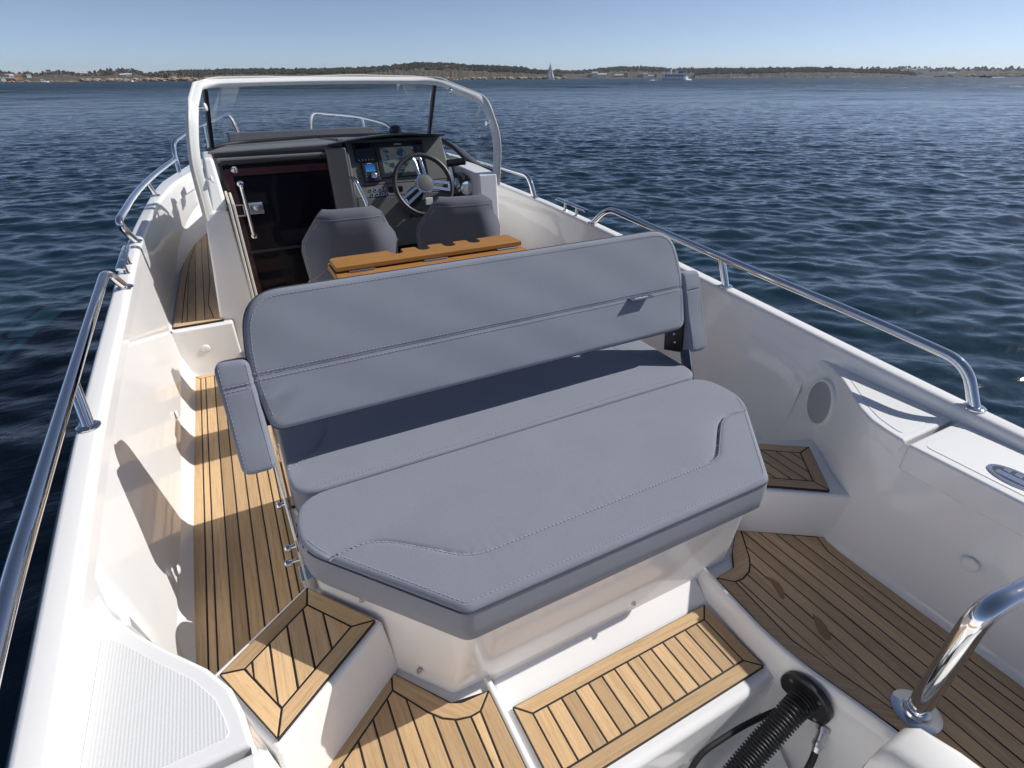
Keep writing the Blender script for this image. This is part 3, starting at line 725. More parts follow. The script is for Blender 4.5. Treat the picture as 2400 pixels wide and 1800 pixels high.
cl = [(x, y) for x, y in ed if y < 1.33]
i0 = min(range(len(ed)), key=lambda i: (ed[i][0] > 0, -ed[i][1]))
def ring(pad, d, lo=-9, hi=9, lift=.0006, closed=True):
    e = inset(pad.out, d); e = e+[e[0]] if closed else e
    return [pad.pt(x, y, lift) for x, y in ondense(e)]
aft = [p for p in ondense([(-.79, 1.19)]+[q for q in inset(outA, .016) if q[1] < 1.18]+[(.79, 1.19)])]
ptsA = sorted(set(inset(outA, .017)), key=lambda q: q[0]); ptsA = [q for q in ptsA if q[1] < 1.17]
rowA = [A.pt(x, y, .0004) for x, y in ondense(ptsA)]
rowA2 = [p+Vector((0, -.004, -.022)) if abs(p.x) < .49 else p+Vector((.006*(1 if p.x > 0 else -1), -.006, -.022)) for p in rowA]
sm = [A.pt(x, y, .0016) for x, y in ondense(seamA)]
sm_off = [A.pt(x, y-.009, .001) for x, y in ondense(seamA)]
stitches(cu, [sm_off], (0, 0, 1), w=.0011); stitches(cu, [rowA, rowA2], (0, 0, 1), w=.0006)
tube('seam_shade_line', sm, .0013, SEAM, cu, 6)  # dark line laid in the groove as its shade
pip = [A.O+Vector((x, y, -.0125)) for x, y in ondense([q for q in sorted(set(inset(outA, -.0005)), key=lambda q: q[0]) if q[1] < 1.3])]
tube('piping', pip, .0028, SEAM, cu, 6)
def hfB(u, v): return .002*np.sin(u*6+2)*np.sin(v*12)-.006*np.exp(-(poly_dist(u, v, [(-.80, 1.515), (-.70, 1.57), (-.655, 1.66), (-.64, 1.82)])/.006)**2)-.006*np.exp(-(poly_dist(u, v, [(.80, 1.515), (.70, 1.57), (.655, 1.66), (.64, 1.82)])/.006)**2)
outB = round_poly([(-.805, 1.364), (.805, 1.364), (.805, 1.84), (-.805, 1.84)], [.085, .085, .03, .03])
B = Pad((0, 0, .43), (1, 0, 0), (0, 1, 0), (0, 0, 1), outB, .122, .012, .004, hfB)
cb = B.build('seat_cushion', FAB, bench, .016, .012)
stitches(cb, [[B.pt(u, 1.364+.016, .0004) for u in np.arange(-.74, .74, .02)], [B.pt(u*s, v, .001) for u, v in ondense([(-.79, 1.52), (-.70, 1.565), (-.66, 1.65), (-.645, 1.82)])] if False else [B.pt(u, 1.364+.022, .0004) for u in np.arange(-.74, .74, .02)],
    [B.pt(u, v, .001) for u, v in ondense(smooth2([(-.795, 1.508), (-.69, 1.565), (-.648, 1.66), (-.632, 1.82)], .08))], [B.pt(-u, v, .001) for u, v in ondense(smooth2([(-.795, 1.508), (-.69, 1.565), (-.648, 1.66), (-.632, 1.82)], .08))]], (0, 0, 1), w=.0006)
tube('piping', [B.O+Vector((x, 1.3635, -.012)) for x in np.arange(-.74, .741, .02)], .003, SEAM, cb, 6)
# backrest
BV = Vector((0, .145, .375)).normalized(); BW = Vector((0, -BV.z, BV.y))
def hfC(u, v):
    d = np.abs(v-.172); wr = np.zeros_like(u+v)
    for k, (a, c) in enumerate(((.05, .9), (.075, 1.3), (.10, .7))):
        e = np.maximum(0, 1-(u+.83)/(.17-.02*k)); wr = wr+.0035*e*np.sin((v-a-(u+.83)*c*.5)*85+k)*np.exp(-((v-a)/.05)**2)
    return -.0022*np.exp(-(d/.005)**2)-.0012*np.exp(-d/.03)+wr+.0003*np.exp(-d/.035)*np.sin(u*95+4*np.sin(u*13))+.0018*np.sin(u*5+1)*np.sin(v*11)+.0008*np.sin(u*19+v*31)
outC = round_poly([(-.812, 0), (.812, 0), (.838, .20), (.80, .412), (-.80, .412), (-.838, .20)], [.04, .04, .2, .19, .19, .2], 9)
Cc = Pad((0, 1.495, .585), (1, 0, 0), BV, BW, outC, .105, .016, .006, hfC)
cc = Cc.build('backrest', FAB, bench, .014, .008)
rC = inset(outC, .019); rC = [q for q in rC if q[1] > .04]
i0 = max(range(len(rC)), key=lambda i: math.hypot(rC[i][0]-rC[i-1][0], rC[i][1]-rC[i-1][1])); rC = rC[i0:]+rC[:i0]
stitches(cc, [[Cc.pt(u, .172+.010, .001) for u in np.arange(-.82, .82, .02)], [Cc.pt(u, .172-.011, .001) for u in np.arange(-.82, .82, .02)], [Cc.pt(u, v, .0005) for u, v in ondense(rC)]], BW, w=.0007)
tube('seam_shade_line', [Cc.pt(u, .172, .0002) for u in np.arange(-.83, .831, .02)], .0011, SEAM, cc, 6)  # thin dark line painting the shade in the backrest groove
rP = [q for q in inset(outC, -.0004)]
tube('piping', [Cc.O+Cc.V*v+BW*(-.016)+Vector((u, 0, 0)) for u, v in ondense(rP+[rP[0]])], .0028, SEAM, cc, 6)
# fabric tag sewn into the seam, with its printed name
tg = [Cc.pt(.535, .171, .002), Cc.pt(.643, .171, .002)]
tdir = (BW*.9-BV*.35+Vector((0, 0, .0))).normalized()
q = [tg[0], tg[1], tg[1]+tdir*.033, tg[0]+tdir*.033]; nrm = (q[1]-q[0]).cross(tdir).normalized()*.0009
tagob = mesh('sewn_tag', [tuple(p-nrm) for p in q]+[tuple(p+nrm) for p in q], [(3, 2, 1, 0), (4, 5, 6, 7)]+[(i, (i+1) % 4, 4+(i+1) % 4, 4+i) for i in range(4)], new_mat('tag_cloth', (0.06, 0.065, 0.12), 0.8), cc)
def text(name, s, size, o, right, up, mat, parent, ext=0.0004):
    cu_ = bpy.data.curves.new('t', 'FONT'); cu_.body = s; cu_.size = size; cu_.align_x = 'CENTER'; cu_.align_y = 'CENTER'; cu_.extrude = ext
    tmp = bpy.data.objects.new('t', cu_); COL.objects.link(tmp); bpy.context.view_layer.update()
    me = bpy.data.meshes.new_from_object(tmp.evaluated_get(bpy.context.evaluated_depsgraph_get())); bpy.data.objects.remove(tmp)
    r_ = Vector(right).normalized(); u_ = Vector(up).normalized(); n_ = r_.cross(u_)
    me.transform(Matrix(((r_.x, u_.x, n_.x, o[0]), (r_.y, u_.y, n_.y, o[1]), (r_.z, u_.z, n_.z, o[2]), (0, 0, 0, 1))))
    me.materials.clear(); return link(name, me, mat, parent)
mid = (q[0]+q[1])/2+tdir*.017
nn_ = Vector((1, 0, 0)).cross(tdir).normalized(); sgn = 1 if nn_.z > 0 else -1
text('tag_lettering', 'NIMBUS', .017, mid+nn_*sgn*.0014, (-1, 0, 0), -tdir if sgn > 0 else tdir, WHITEPL, tagob, .0003)
# end pads
for s in (-1, 1):
    V_ = Vector((0, .37, .93)).normalized(); W_ = Vector((0, -V_.z, V_.y))
    oP = round_poly([(-.048, 0), (.048, 0), (.048, .340), (-.048, .340)], [.03, .03, .028, .03])
    P = Pad((s*.872, 1.448, .485), (1, 0, 0), V_, W_, oP, .13, .016, .003, lambda u, v: -.004*np.exp(-(np.abs(v-.262)/.004)**2)+.0015*np.sin(v*30))
    po = P.build('armrest', FAB, bench, .008, .010)
    stitches(po, [[P.pt(u, .262+.007, .0008) for u in np.arange(-.045, .046, .01)], [P.pt(u, .262-.007, .0008) for u in np.arange(-.045, .046, .01)],
                  [P.pt(-s*-.036*-1, v, .0004) for v in np.arange(.02, .325, .015)], [P.pt(s*.036, v, .0004) for v in np.arange(.02, .325, .015)]], W_, w=.0007)
    # stainless swing arm
    x0, x1 = sorted((s*.826, s*.833))
    arm = [(1.535, .66), (1.585, .645), (1.40, .15), (1.355, .10), (1.315, .105), (1.325, .15)]
    V = [(x0, y, z) for y, z in arm]+[(x1, y, z) for y, z in arm]; n = len(arm)
    pl_ = mesh('swing_arm', V, [tuple(range(n))[::-1], tuple(range(n, 2*n))]+[(i, (i+1) % n, n+(i+1) % n, n+i) for i in range(n)], CHROME, bench, bevel=.0015)
    tri = [(1.515, .60), (1.62, .60), (1.60, .44), (1.50, .47)]
    V = [(s*.812, y, z) for y, z in tri]+[(s*.824, y, z) for y, z in tri]
    mesh('hinge_plate', V, [(3, 2, 1, 0), (4, 5, 6, 7)]+[(i, (i+1) % 4, 4+(i+1) % 4, 4+i) for i in range(4)], BLACK if s > 0 else CHROME, bench, bevel=.001)
    for y, z, ln in ((1.46, .34, .02), (1.375, .235, .028), (1.365, .185, .04), (1.53, .60, .012)):
        lathe('knob', [(0, .008), (ln*.5, .006), (ln*.6, .005), (ln*.65, .012), (ln, .012), (ln+.004, .008)], (s*.833, y, z), (s, 0, 0), CHROME, pl_, 14)
    for k in range(3):
        lathe('bolt', [(0, .006), (.003, .005), (.004, .002)], (s*.812, 1.54+.012*k, .50+.035*k), (-s, 0, 0), BRUSH, pl_, 10)
    box('arm_socket', (min(s*.797, s*.845), 1.325, .02), (max(s*.797, s*.845), 1.395, .13), CHROME, bench, .004)

# ------------------------------------------------------------------ helm seats
def helm_seat(cx, cy, rz, label):
    T = Matrix.Translation((cx, cy, 0)) @ Matrix.Rotation(rz, 4, 'Z')
    t = thing('helm_chair', label, 'seat', (cx, cy, 0), 'pair of helm chairs')
    zs = [.34, .42, .52, .60, .66, .71, .745, .79, .83, .87, .90, .925, .938]
    ws = [.235, .245, .255, .262, .268, .272, .273, .262, .232, .195, .172, .163, .150]
    ss = np.linspace(-1, 1, 25)
    def back(z, w, s, off):
        a = max(0.0, abs(s)-.35)/.65*(1-.55*min(1, max(0, (z-.84)/.08)))
        x = w*s*(1-.10*a*a) ; y = .17*a**2.0-.14*(z-.4)+off*(1-.25*a)
        y += .03*max(0, (z-.86)/.08)**2
        if off > 0: x *= .90
        return Vector((x, y, z))
    rows = [[back(z, w, s, 0.0) for s in ss] for z, w in zip(zs, ws)]
    rows += [[back(.949, .140, s, .014) for s in ss], [back(.953, .132, s, .04) for s in ss], [back(.949, .138, s, .066) for s in ss]]
    rows += [[back(z, w, s, .085) for s in ss] for z, w in zip(zs[::-1], ws[::-1])]
    n = len(ss); m = len(rows)
    V = [tuple(T @ p) for r_ in rows for p in r_]
    F = [(i*n+k, i*n+k+1, ((i+1) % m)*n+k+1, ((i+1) % m)*n+k) for i in range(m) for k in range(n-1)]
    F += [tuple(i*n for i in range(m)), tuple(i*n+n-1 for i in range(m))[::-1]]
    o = mesh('seat_back', V, F, FABD, t, smooth=True)
    b_ = o.modifiers.new('bevel', 'BEVEL'); b_.width = .014; b_.segments = 3; b_.limit_method = 'ANGLE'; b_.angle_limit = R(50)
    up = (T.to_3x3() @ Vector((0, -1, .1)))
    f = lambda z, s: T @ (back(z, float(np.interp(z, zs, ws)), s, 0.0)+Vector((0, -.0012, 0)))
    ln1 = [f(.915, s) for s in np.linspace(-.9, .9, 30)]
    ln2 = [f(.56+.05*abs(s)**2, s) for s in np.linspace(-.98, .98, 40)]
    ln3 = [f(.57+.11*min(1, (1+s)/.45), s) for s in np.linspace(-.85, -.40, 14)]+[f(.68, s) for s in np.linspace(-.39, .39, 24)]+[f(.57+.11*min(1, (1-s)/.45), s) for s in np.linspace(.40, .85, 14)]
    ln4 = [f(z, s_) for z, s_ in ((z, .93) for z in np.linspace(.62, .90, 18))]
    ln5 = [f(z, -.93) for z in np.linspace(.62, .90, 18)]
    stitches(o, [ln1, ln2, ln3, ln4, ln5], up, w=.0009)
    P = Pad(T @ Vector((0, 0, .475)), T.to_3x3() @ Vector((1, 0, 0)), T.to_3x3() @ Vector((0, 1, 0)), (0, 0, 1), round_poly([(-.25, .02), (.25, .02), (.24, .52), (-.24, .52)], .06), .12, .025, .01)
    P.build('seat_cushion', FABD, t, .03, .03)
    c = [T @ Vector((x, y, 0)) for x, y in ((-.24, -.02), (.24, -.02), (.22, .46), (-.22, .46))]
    hexa('seat_base', [(p.x, p.y, .002) for p in c]+[(p.x, p.y, .36) for p in c], GEL, t, .03)
    return t
helm_seat(-.255, 2.74, R(-4), 'left grey bucket seat in front of the dark cabin door')
helm_seat(.352, 2.76, R(-9), 'right grey bucket seat in front of the steering wheel')

# ------------------------------------------------------------------ folding teak table behind the seats
tb = thing('folding_table', 'folded oiled teak table with notched edge between bench and helm seats', 'table', (0, 2.3, 0))
def notched():
    P = [(-.437, 2.250), (.437, 2.250), (.437, 2.385), (.42, 2.402)]
    for c in (.238, .111, -.016, -.143):
        a = [(c+.034, 2.402), (c+.027, 2.395)]+[(c+.027*math.cos(t), 2.362-.027*math.sin(t)) for t in np.linspace(0, math.pi, 10)]+[(c-.027, 2.395), (c-.034, 2.402)]
        P += a
    return P+[(-.42, 2.402), (-.437, 2.385)]
def woodpart(name, poly, z0, z1, parent, grain=(1, 0), bev=.004):
    V, F = prism_vf(poly, z0, z1); me = bpy.data.meshes.new(name); me.from_pydata(V, [], F); me.update()
    uv = me.uv_layers.new(name='UVMap'); ou = random.uniform(0, 50)
    for l in me.loops:
        v = me.vertices[l.vertex_index].co; uv.data[l.index].uv = (v.x*grain[0]+v.y*grain[1]+ou, (v.x*grain[1]+v.y*grain[0])+v.z+ou)
    bm = bmesh.new(); bm.from_mesh(me); bmesh.ops.recalc_face_normals(bm, faces=bm.faces); bm.to_mesh(me); bm.free()
    me.polygons.foreach_set('use_smooth', [True]*len(me.polygons))
    o = link(name, me, OAK, parent)
    if bev:
        b_ = o.modifiers.new('bevel', 'BEVEL'); b_.width = bev; b_.segments = 2; b_.limit_method = 'ANGLE'; b_.angle_limit = R(40); b_.harden_normals = True
    return o
woodpart('upper_leaf', notched(), .801, .821, tb, (1, 0), .003)
lo_ = woodpart('lower_leaf', round_poly([(-.443, 2.185), (.443, 2.185), (.443, 2.43), (-.443, 2.43)], .012, 3), .762, .793, tb)
for c in (-.33, .0, .36):
    tube('hinge', [(c-.055, 2.2475, .797), (c+.055, 2.2475, .797)], .0035, BRUSH, tb, 8)
    box('hinge_leaf', (c-.05, 2.236, .7932), (c+.05, 2.2445, .7944), BRUSH, tb, .0004)
lathe('pedestal', [(0, .16), (.012, .15), (.02, .045), (.745, .04), (.755, .11)], (0, 2.31, 0), (0, 0, 1), CHROME, tb, 24)
for s in (-1, 1): woodpart('table_bearer', [(s*.30-.02, 2.22), (s*.30+.02, 2.22), (s*.30+.02, 2.39), (s*.30-.02, 2.39)], .735, .7615, tb, (0, 1))

# ------------------------------------------------------------------ cabin door
dr = thing('cabin_door', 'dark smoked glass cabin door with chrome handle left of the helm', 'door', (-.44, 3.75, .02))
box('glass_pane', (-.748, 3.748, .55), (-.128, 3.760, 1.062), DARKGLASS, dr, .002)
box('lower_pane', (-.748, 3.752, .03), (-.128, 3.762, .545), DARKGLASS, dr, .002)
box('door_frame', (-.765, 3.764, .0), (-.10, 3.80, 1.07), BLACK, dr)
box('cross_bar', (-.748, 3.742, .538), (-.128, 3.751, .553), BLACK, dr, .002)
box('edge_strip', (-.7475, 3.7455, .04), (-.700, 3.7478, 1.04), new_mat('purple_tint_strip', (0.035, 0.014, 0.02), 0.12), dr)
box('edge_strip', (-.699, 3.7455, 1.0), (-.15, 3.7478, 1.04), bpy.data.materials['purple_tint_strip'], dr)
hd = tube('handle', smooth_path([(-.672, 3.748, .955), (-.672, 3.712, .95), (-.668, 3.705, .66), (-.664, 3.748, .645)], .025), .0105, CHROME, dr, 12)
lathe('handle_rose', [(0, .02), (.005, .018), (.007, .012)], (-.672, 3.748, .955), (0, -1, 0), CHROME, hd, 16); lathe('handle_rose', [(0, .02), (.005, .018), (.007, .012)], (-.664, 3.748, .645), (0, -1, 0), CHROME, hd, 16)
lk = lathe('push_button', [(0, .021), (.005, .019), (.0055, .012), (.003, .011), (.007, .006)], (-.685, 3.747, 1.035), (0, -1, 0), CHROME, dr, 20)
la = box('latch_plate', (-.655, 3.740, .775), (-.575, 3.7475, .845), CHROME, dr, .003); lathe('latch_knob', [(0, .017), (.012, .015), (.014, .008)], (-.615, 3.740, .812), (0, -1, 0), BRUSH, la, 18)
for lo, hi in (((-.735, 3.735, .77), (-.728, 3.7475, .84)), ((-.690, 3.735, .77), (-.683, 3.7475, .84)), ((-.735, 3.735, .833), (-.683, 3.7475, .84)), ((-.735, 3.735, .77), (-.683, 3.7475, .777))):
    box('keeper', lo, hi, BRUSH, dr, .001)
for x, z1 in ((-.762, .93), (-.742, .92)):
    box('door_track', (x-.006, 3.318 if x < -.75 else 3.326, .03 if x < -.75 else .36), (x+.007, 3.70, z1), CREAM, dr, .004)

# ------------------------------------------------------------------ helm console
hc = thing('helm_console', 'dark grey helm console with displays and switches under a black hood', 'dashboard', (.3, 3.75, 0))
DVv = Vector((0, .45, 1)).normalized(); DN = Vector((0, -DVv.z, DVv.y))
def DP(x, z, off=0.0): return Vector((x, 3.66+(z-.82)*.45, z))+DN*off
def dpanel(name, x0, x1, z0, z1, th, mat, parent, bev=.003, base=0.0, rad=0.0, uv=False):
    P = [DP(x0, z0, base), DP(x1, z0, base), DP(x1, z1, base), DP(x0, z1, base)]
    o = hexa(name, [tuple(p) for p in P]+[tuple(p+DN*th) for p in P], mat, parent, bev)
    if uv:
        me = o.data; u_ = me.uv_layers.new(name='UVMap')
        for l in me.loops:
            v = me.vertices[l.vertex_index].co; u_.data[l.index].uv = ((v.x-x0)/(x1-x0), (v.z-z0)/(z1-z0))
    return o
pn = hexa('dash_panel', [tuple(DP(-.012, .895)), tuple(DP(.645, .895)), (.645, 3.95, .895), (-.012, 3.95, .895), tuple(DP(-.012, 1.155)), tuple(DP(.645, 1.155)), (.645, 3.95, 1.155), (-.012, 3.95, 1.155)], DASH, hc, .004)
hexa('dash_panel', [tuple(DP(-.012, .822)), tuple(DP(.645, .822)), (.645, 3.95, .822), (-.012, 3.95, .822), tuple(DP(-.012, .892)), tuple(DP(.645, .892)), (.645, 3.95, .892), (-.012, 3.95, .892)], DASH, hc, .004)
hexa('dash_panel', [(-.012, 3.60, .50), (.645, 3.60, .50), (.645, 3.95, .50), (-.012, 3.95, .50), tuple(DP(-.012, .819)), tuple(DP(.645, .819)), (.645, 3.95, .819), (-.012, 3.95, .819)], DASH, hc, .006)
box('footwell', (-.012, 3.72, .01), (.69, 3.95, .50), BLACK, hc)
box('footrest', (.0, 3.45, .40), (.66, 3.70, .44), DASH, hc, .01)
hexa('pillar', [(-.125, 3.62, .02), (-.022, 3.57, .02), (-.022, 3.95, .02), (-.125, 3.95, .02), (-.150, 3.745, 1.125), (-.03, 3.70, 1.13), (-.03, 3.95, 1.13), (-.150, 3.95, 1.125)], DASH, hc, .015)
hexa('pillar', [(-.040, 3.60, .45), (-.010, 3.585, .45), (-.010, 3.9, .45), (-.040, 3.9, .45), (-.045, 3.72, 1.10), (-.010, 3.725, 1.10), (-.010, 3.95, 1.10), (-.045, 3.95, 1.10)], DASHTOP, hc, .01)
# hood
hx = np.linspace(-.115, .635, 16)
V = []
for x in hx:
    t = (x+.115)/.75; z = 1.140+.05*math.sin(min(1, t*1.15+.12)*math.pi*.62)-.012*max(0, t-.75)*4
    V += [(x, 3.705, z), (x, 3.705, z-.011), (x, 3.99, z-.022), (x, 3.99, z-.05)]
F = []
for i in range(15):
    a = i*4; b_ = a+4; F += [(a, b_, b_+2, a+2), (a+1, a+3, b_+3, b_+1), (a, a+1, b_+1, b_), (a+2, b_+2, b_+3, a+3)]
F += [(0, 2, 3, 1), (60, 61, 63, 62)]
mesh('hood', V, F, BLACK, hc, bevel=.003)
# dash top over the door and the sliding hatch rails
hexa('dash_top', [(-.81, 3.80, 1.10), (-.03, 3.80, 1.10), (-.03, 4.64, 1.02), (-.70, 4.50, 1.02), (-.805, 3.79, 1.137), (-.03, 3.79, 1.152), (-.03, 4.62, 1.110), (-.69, 4.50, 1.102)], DASHTOP, hc, .015)
hexa('dash_top', [(-.03, 3.97, 1.10), (.66, 3.97, 1.10), (.70, 4.50, 1.02), (-.03, 4.64, 1.02), (-.03, 3.97, 1.16), (.70, 3.97, 1.14), (.69, 4.50, 1.105), (-.03, 4.62, 1.110)], DASHTOP, hc, .015)
box('hatch_rail', (-.775, 3.775, 1.099), (-.15, 3.80, 1.121), BLACK, hc, .004)
box('hatch_rail', (-.765, 3.752, 1.084), (-.15, 3.79, 1.100), DASHTOP, hc, .005)
tube('hatch_roller', [(-.748, 3.757, 1.071), (-.14, 3.757, 1.076)], .0125, BLACK, hc, 14)
# chart plotter
cp = dpanel('chart_display', .168, .500, .925, 1.133, .018, BLACK, hc, .006)
dpanel('screen', .198, .425, .948, 1.098, .0012, CHART, cp, None, .018, uv=True)
dpanel('button_strip', .432, .488, .940, 1.118, .001, new_mat('gloss_black', (0.01, 0.01, 0.016), 0.12), cp, None, .018)
for k in range(4): lathe('button', [(0, .009), (.002, .008)], DP(.460, .965+.04*k, .019), DN, new_mat('button_grey', (0.06, 0.06, 0.09), 0.4), cp, 12)
text('display_lettering', 'SIMRAD', .014, DP(.325, 1.114, .0185), (1, 0, 0), DVv, WHITEPL, cp)
sd = dpanel('small_display', .032, .160, 1.022, 1.135, .014, BLACK, hc, .005)
dpanel('screen', .046, .146, 1.052, 1.125, .001, DIMSCR, sd, None, .014)
for k in range(5): lathe('button', [(0, .004), (.002, .0035)], DP(.053+.021*k, 1.036, .014), DN, BRUSH, sd, 10)
st_ = dpanel('audio_unit', .056, .166, .908, 1.018, .022, BLACK, hc, .008)
dpanel('screen', .078, .140, .966, 1.006, .001, STEREO, st_, None, .022, uv=True)
lathe('volume_knob', [(0, .020), (.012, .019), (.014, .015)], DP(.122, .941, .022), DN, CHROME, st_, 24)
for x, z in ((.075, .955), (.075, .940), (.152, .955), (.152, .940)): lathe('button', [(0, .004), (.002, .0035)], DP(x, z, .022), DN, BRUSH, st_, 10)
text('unit_lettering', 'FUSION', .009, DP(.109, 1.0115, .0225), (1, 0, 0), DVv, WHITEPL, st_)
for r_ in range(2):
    for k in range(4):
        sw = lathe('switch', [(0, .0115), (.004, .011), (.005, .008), (.003, .0075)], DP(.083+.034*k+.006*r_, .862-.026*r_, 0), DN, CHROME, hc, 18)
        lathe('switch_button', [(.002, .0072), (.006, .006)], DP(.083+.034*k+.006*r_, .862-.026*r_, 0), DN, BLACK, sw, 14)
tube('grab_handle', smooth_path([(-.028, 3.66, .955), (-.020, 3.60, .945), (.022, 3.55, .80), (.028, 3.50, .50), (.028, 3.60, .47)], .04), .0135, CHROME, hc, 14)
box('cup_slot', tuple(DP(.20, .842, .0)+Vector((0, -.004, 0))), tuple(DP(.30, .842, 0)+Vector((0, .02, .035))), BLACK, hc, .004)
box('key_panel', (.30, 3.585, .68), (.40, 3.602, .74), BLACK, hc, .003); lathe('ignition_key', [(0, .012), (.02, .010), (.021, .006), (.04, .014), (.044, .012)], (.335, 3.585, .71), (0, -1, .2), BRUSH, hc, 14)
box('socket_plate', (.425, 3.585, .755), (.475, 3.60, .80), WHITEPL, hc, .003)
# throttle
th = hexa('throttle', [(.645, 3.48, .77), (.715, 3.48, .77), (.715, 3.66, .77), (.645, 3.66, .77), (.648, 3.50, .925), (.712, 3.50, .925), (.712, 3.63, .945), (.648, 3.63, .945)], BLACK, hc, .02)
lathe('throttle_hub', [(0, .055), (.012, .052), (.016, .03)], (.646, 3.56, .86), (-1, 0, 0), CHROME, th, 24)
lathe('throttle_hub', [(0, .045), (.006, .043), (.009, .02)], (.68, 3.478, .86), (0, -1, 0), CHROME, th, 24)
tube('throttle_lever', smooth_path([(.632, 3.56, .87), (.615, 3.58, .94), (.612, 3.60, 1.0)], .04), .010, CHROME, th, 12)
lathe('throttle_grip', [(-.006, .017), (0, .024), (.02, .0255), (.09, .022), (.118, .025), (.122, .018)], (.602, 3.60, 1.005), (1, -.18, .08), BLACK, th, 20)
hexa('side_panel', [(.645, 3.58, .50), (.705, 3.52, .50), (.73, 3.95, .50), (.645, 3.95, .50), (.648, 3.75, .99), (.70, 3.78, .99), (.72, 3.95, .99), (.648, 3.95, .99)], DASHTOP, hc, .01)
hexa('side_panel', [(.635, 3.74, .98), (.668, 3.74, .98), (.668, 4.0, .98), (.635, 4.0, .98), (.635, 3.84, 1.12), (.66, 3.84, 1.12), (.66, 4.0, 1.12), (.635, 4.0, 1.12)], DASHTOP, hc, .012)

# ------------------------------------------------------------------ steering wheel
wc = Vector((.324, 3.30, .933)); wn = Vector((0, -.906, .423)).normalized(); wx = Vector((1, 0, 0)); wy = wn.cross(wx).normalized()
if wy.z < 0: wy = -wy
sw = thing('steering_wheel', 'black rimmed steering wheel with three chrome slotted spokes', 'steering wheel', wc)
def wp(a, r_, off=0.0): return wc+wx*(r_*math.cos(a))+wy*(r_*math.sin(a))+wn*off
ring_ = [wp(a, .178) for a in np.linspace(0, 2*math.pi, 73)[:-1]]
V, F = tube_vf(ring_+[ring_[0]], .0150, 14, cap=False)
mesh('rim', V, F, LEATHER, sw, smooth=True)
for a in (95, 212, -8):
    a = R(a); d = Vector((math.cos(a), math.sin(a))); pts = []
    def loc(r_, s_): 
        return wp(a, r_)+(wx*(-math.sin(a))+wy*math.cos(a))*s_
    out = [(.045, -.026), (.168, -.030), (.176, -.020), (.176, .020), (.168, .030), (.045, .026)]
    innr = [(.060, -.008), (.150, -.009), (.155, 0), (.150, .009), (.060, .008)]
    # two bars and two bridges round a slot
    V = []; F = []
    for bar in ([(.045, -.027), (.172, -.031), (.172, -.011), (.045, -.009)], [(.045, .009), (.172, .011), (.172, .031), (.045, .027)], [(.150, -.011), (.175, -.012), (.175, .012), (.150, .011)]):
        o_ = len(V); lift = lambda r_: .022*(1-(r_/.178)**2)+.006
        V += [tuple(loc(r_, s_)+wn*(lift(r_)-.008)) for r_, s_ in bar]+[tuple(loc(r_, s_)+wn*lift(r_)) for r_, s_ in bar]
        F += [(o_+3, o_+2, o_+1, o_), (o_+4, o_+5, o_+6, o_+7)]+[(o_+i, o_+(i+1) % 4, o_+4+(i+1) % 4, o_+4+i) for i in range(4)]
    mesh('spoke', V, F, CHROME, sw, bevel=.003)
lathe('hub', [(-.06, .030), (-.02, .045), (.012, .056), (.03, .060), (.038, .056), (.038, .047)], wc, wn, CHROME, sw, 32)
lathe('hub_cap', [(.030, .048), (.042, .046), (.046, .03), (.047, .002)], wc, wn, HUBGREY, sw, 28)
lathe('column', [(-.38, .05), (-.20, .05), (-.06, .032)], wc, wn, BLACK, sw, 20)

# ------------------------------------------------------------------ windscreen
ws = thing('windscreen', 'wraparound windscreen with white tubular frame around the helm', 'windscreen', (0, 3.8, .9))
def frame_tube_vf(path, ctr, ha, hb, off=0.0):
    P = [Vector(p) for p in path]; V = []; F = []; n = 16
    for i, p in enumerate(P):
        d = (P[min(i+1, len(P)-1)]-P[max(i-1, 0)]).normalized(); a = (p-Vector(ctr)); a = (a-d*a.dot(d)).normalized(); b_ = d.cross(a)
        for k in range(n):
            t = 2*math.pi*k/n; c, s_ = math.cos(t), math.sin(t)
            V.append(tuple(p+a*(off+ha*math.copysign(abs(c)**.45, c))+b_*(hb*math.copysign(abs(s_)**.45, s_))))
    for i in range(len(P)-1):
        for k in range(n): F.append((i*n+k, i*n+(k+1) % n, (i+1)*n+(k+1) % n, (i+1)*n+k))
    return V, F+[tuple(range(n))[::-1], tuple(range((len(P)-1)*n, len(P)*n))]
half = [(-.872, 3.42, .835), (-.866, 3.375, 1.16), (-.812, 3.445, 1.372), (-.752, 4.13, 1.478), (0, 4.23, 1.492)]
full = half+[(-x, y, z+.006) for x, y, z in half[::-1][1:-1]]+[(.868, 3.42, .88)]
path = smooth_path(full, [0, .12, .10, .15, .5, .15, .10, .12, 0], 9)
CTR = (0, 3.75, 1.12)
fr = mesh('frame', *frame_tube_vf(path, CTR, .022, .0165), WHITEPL, ws, smooth=True)
wob = [Vector(p)+Vector((0, 0, .004*math.sin(i*.7))) for i, p in enumerate(path)]
V, F = frame_tube_vf(wob, CTR, .007, .019, .023); mesh('frame_seal', V, F, CREAM, ws, smooth=True)
for p, s in (((-.797, 3.50, 1.375), 1), ((-.855, 3.40, 1.04), 1), ((.768, 3.80, 1.425), -1), ((.846, 3.40, 1.25), -1)):
    p = Vector(p); b_ = mesh('canopy_clip', *lathe_vf([(0, .013), (.006, .012), (.008, .006), (.034, .006)], p, (s, -.2, 0), 14), CHROME, ws, smooth=True)
    lathe('clip_knob', [(0, .007), (.005, .018), (.011, .020), (.016, .014)], p+Vector((s*.034, -.007, 0)), (s, -.2, .1), WHITEPL if s > 0 else CHROME, b_, 16)
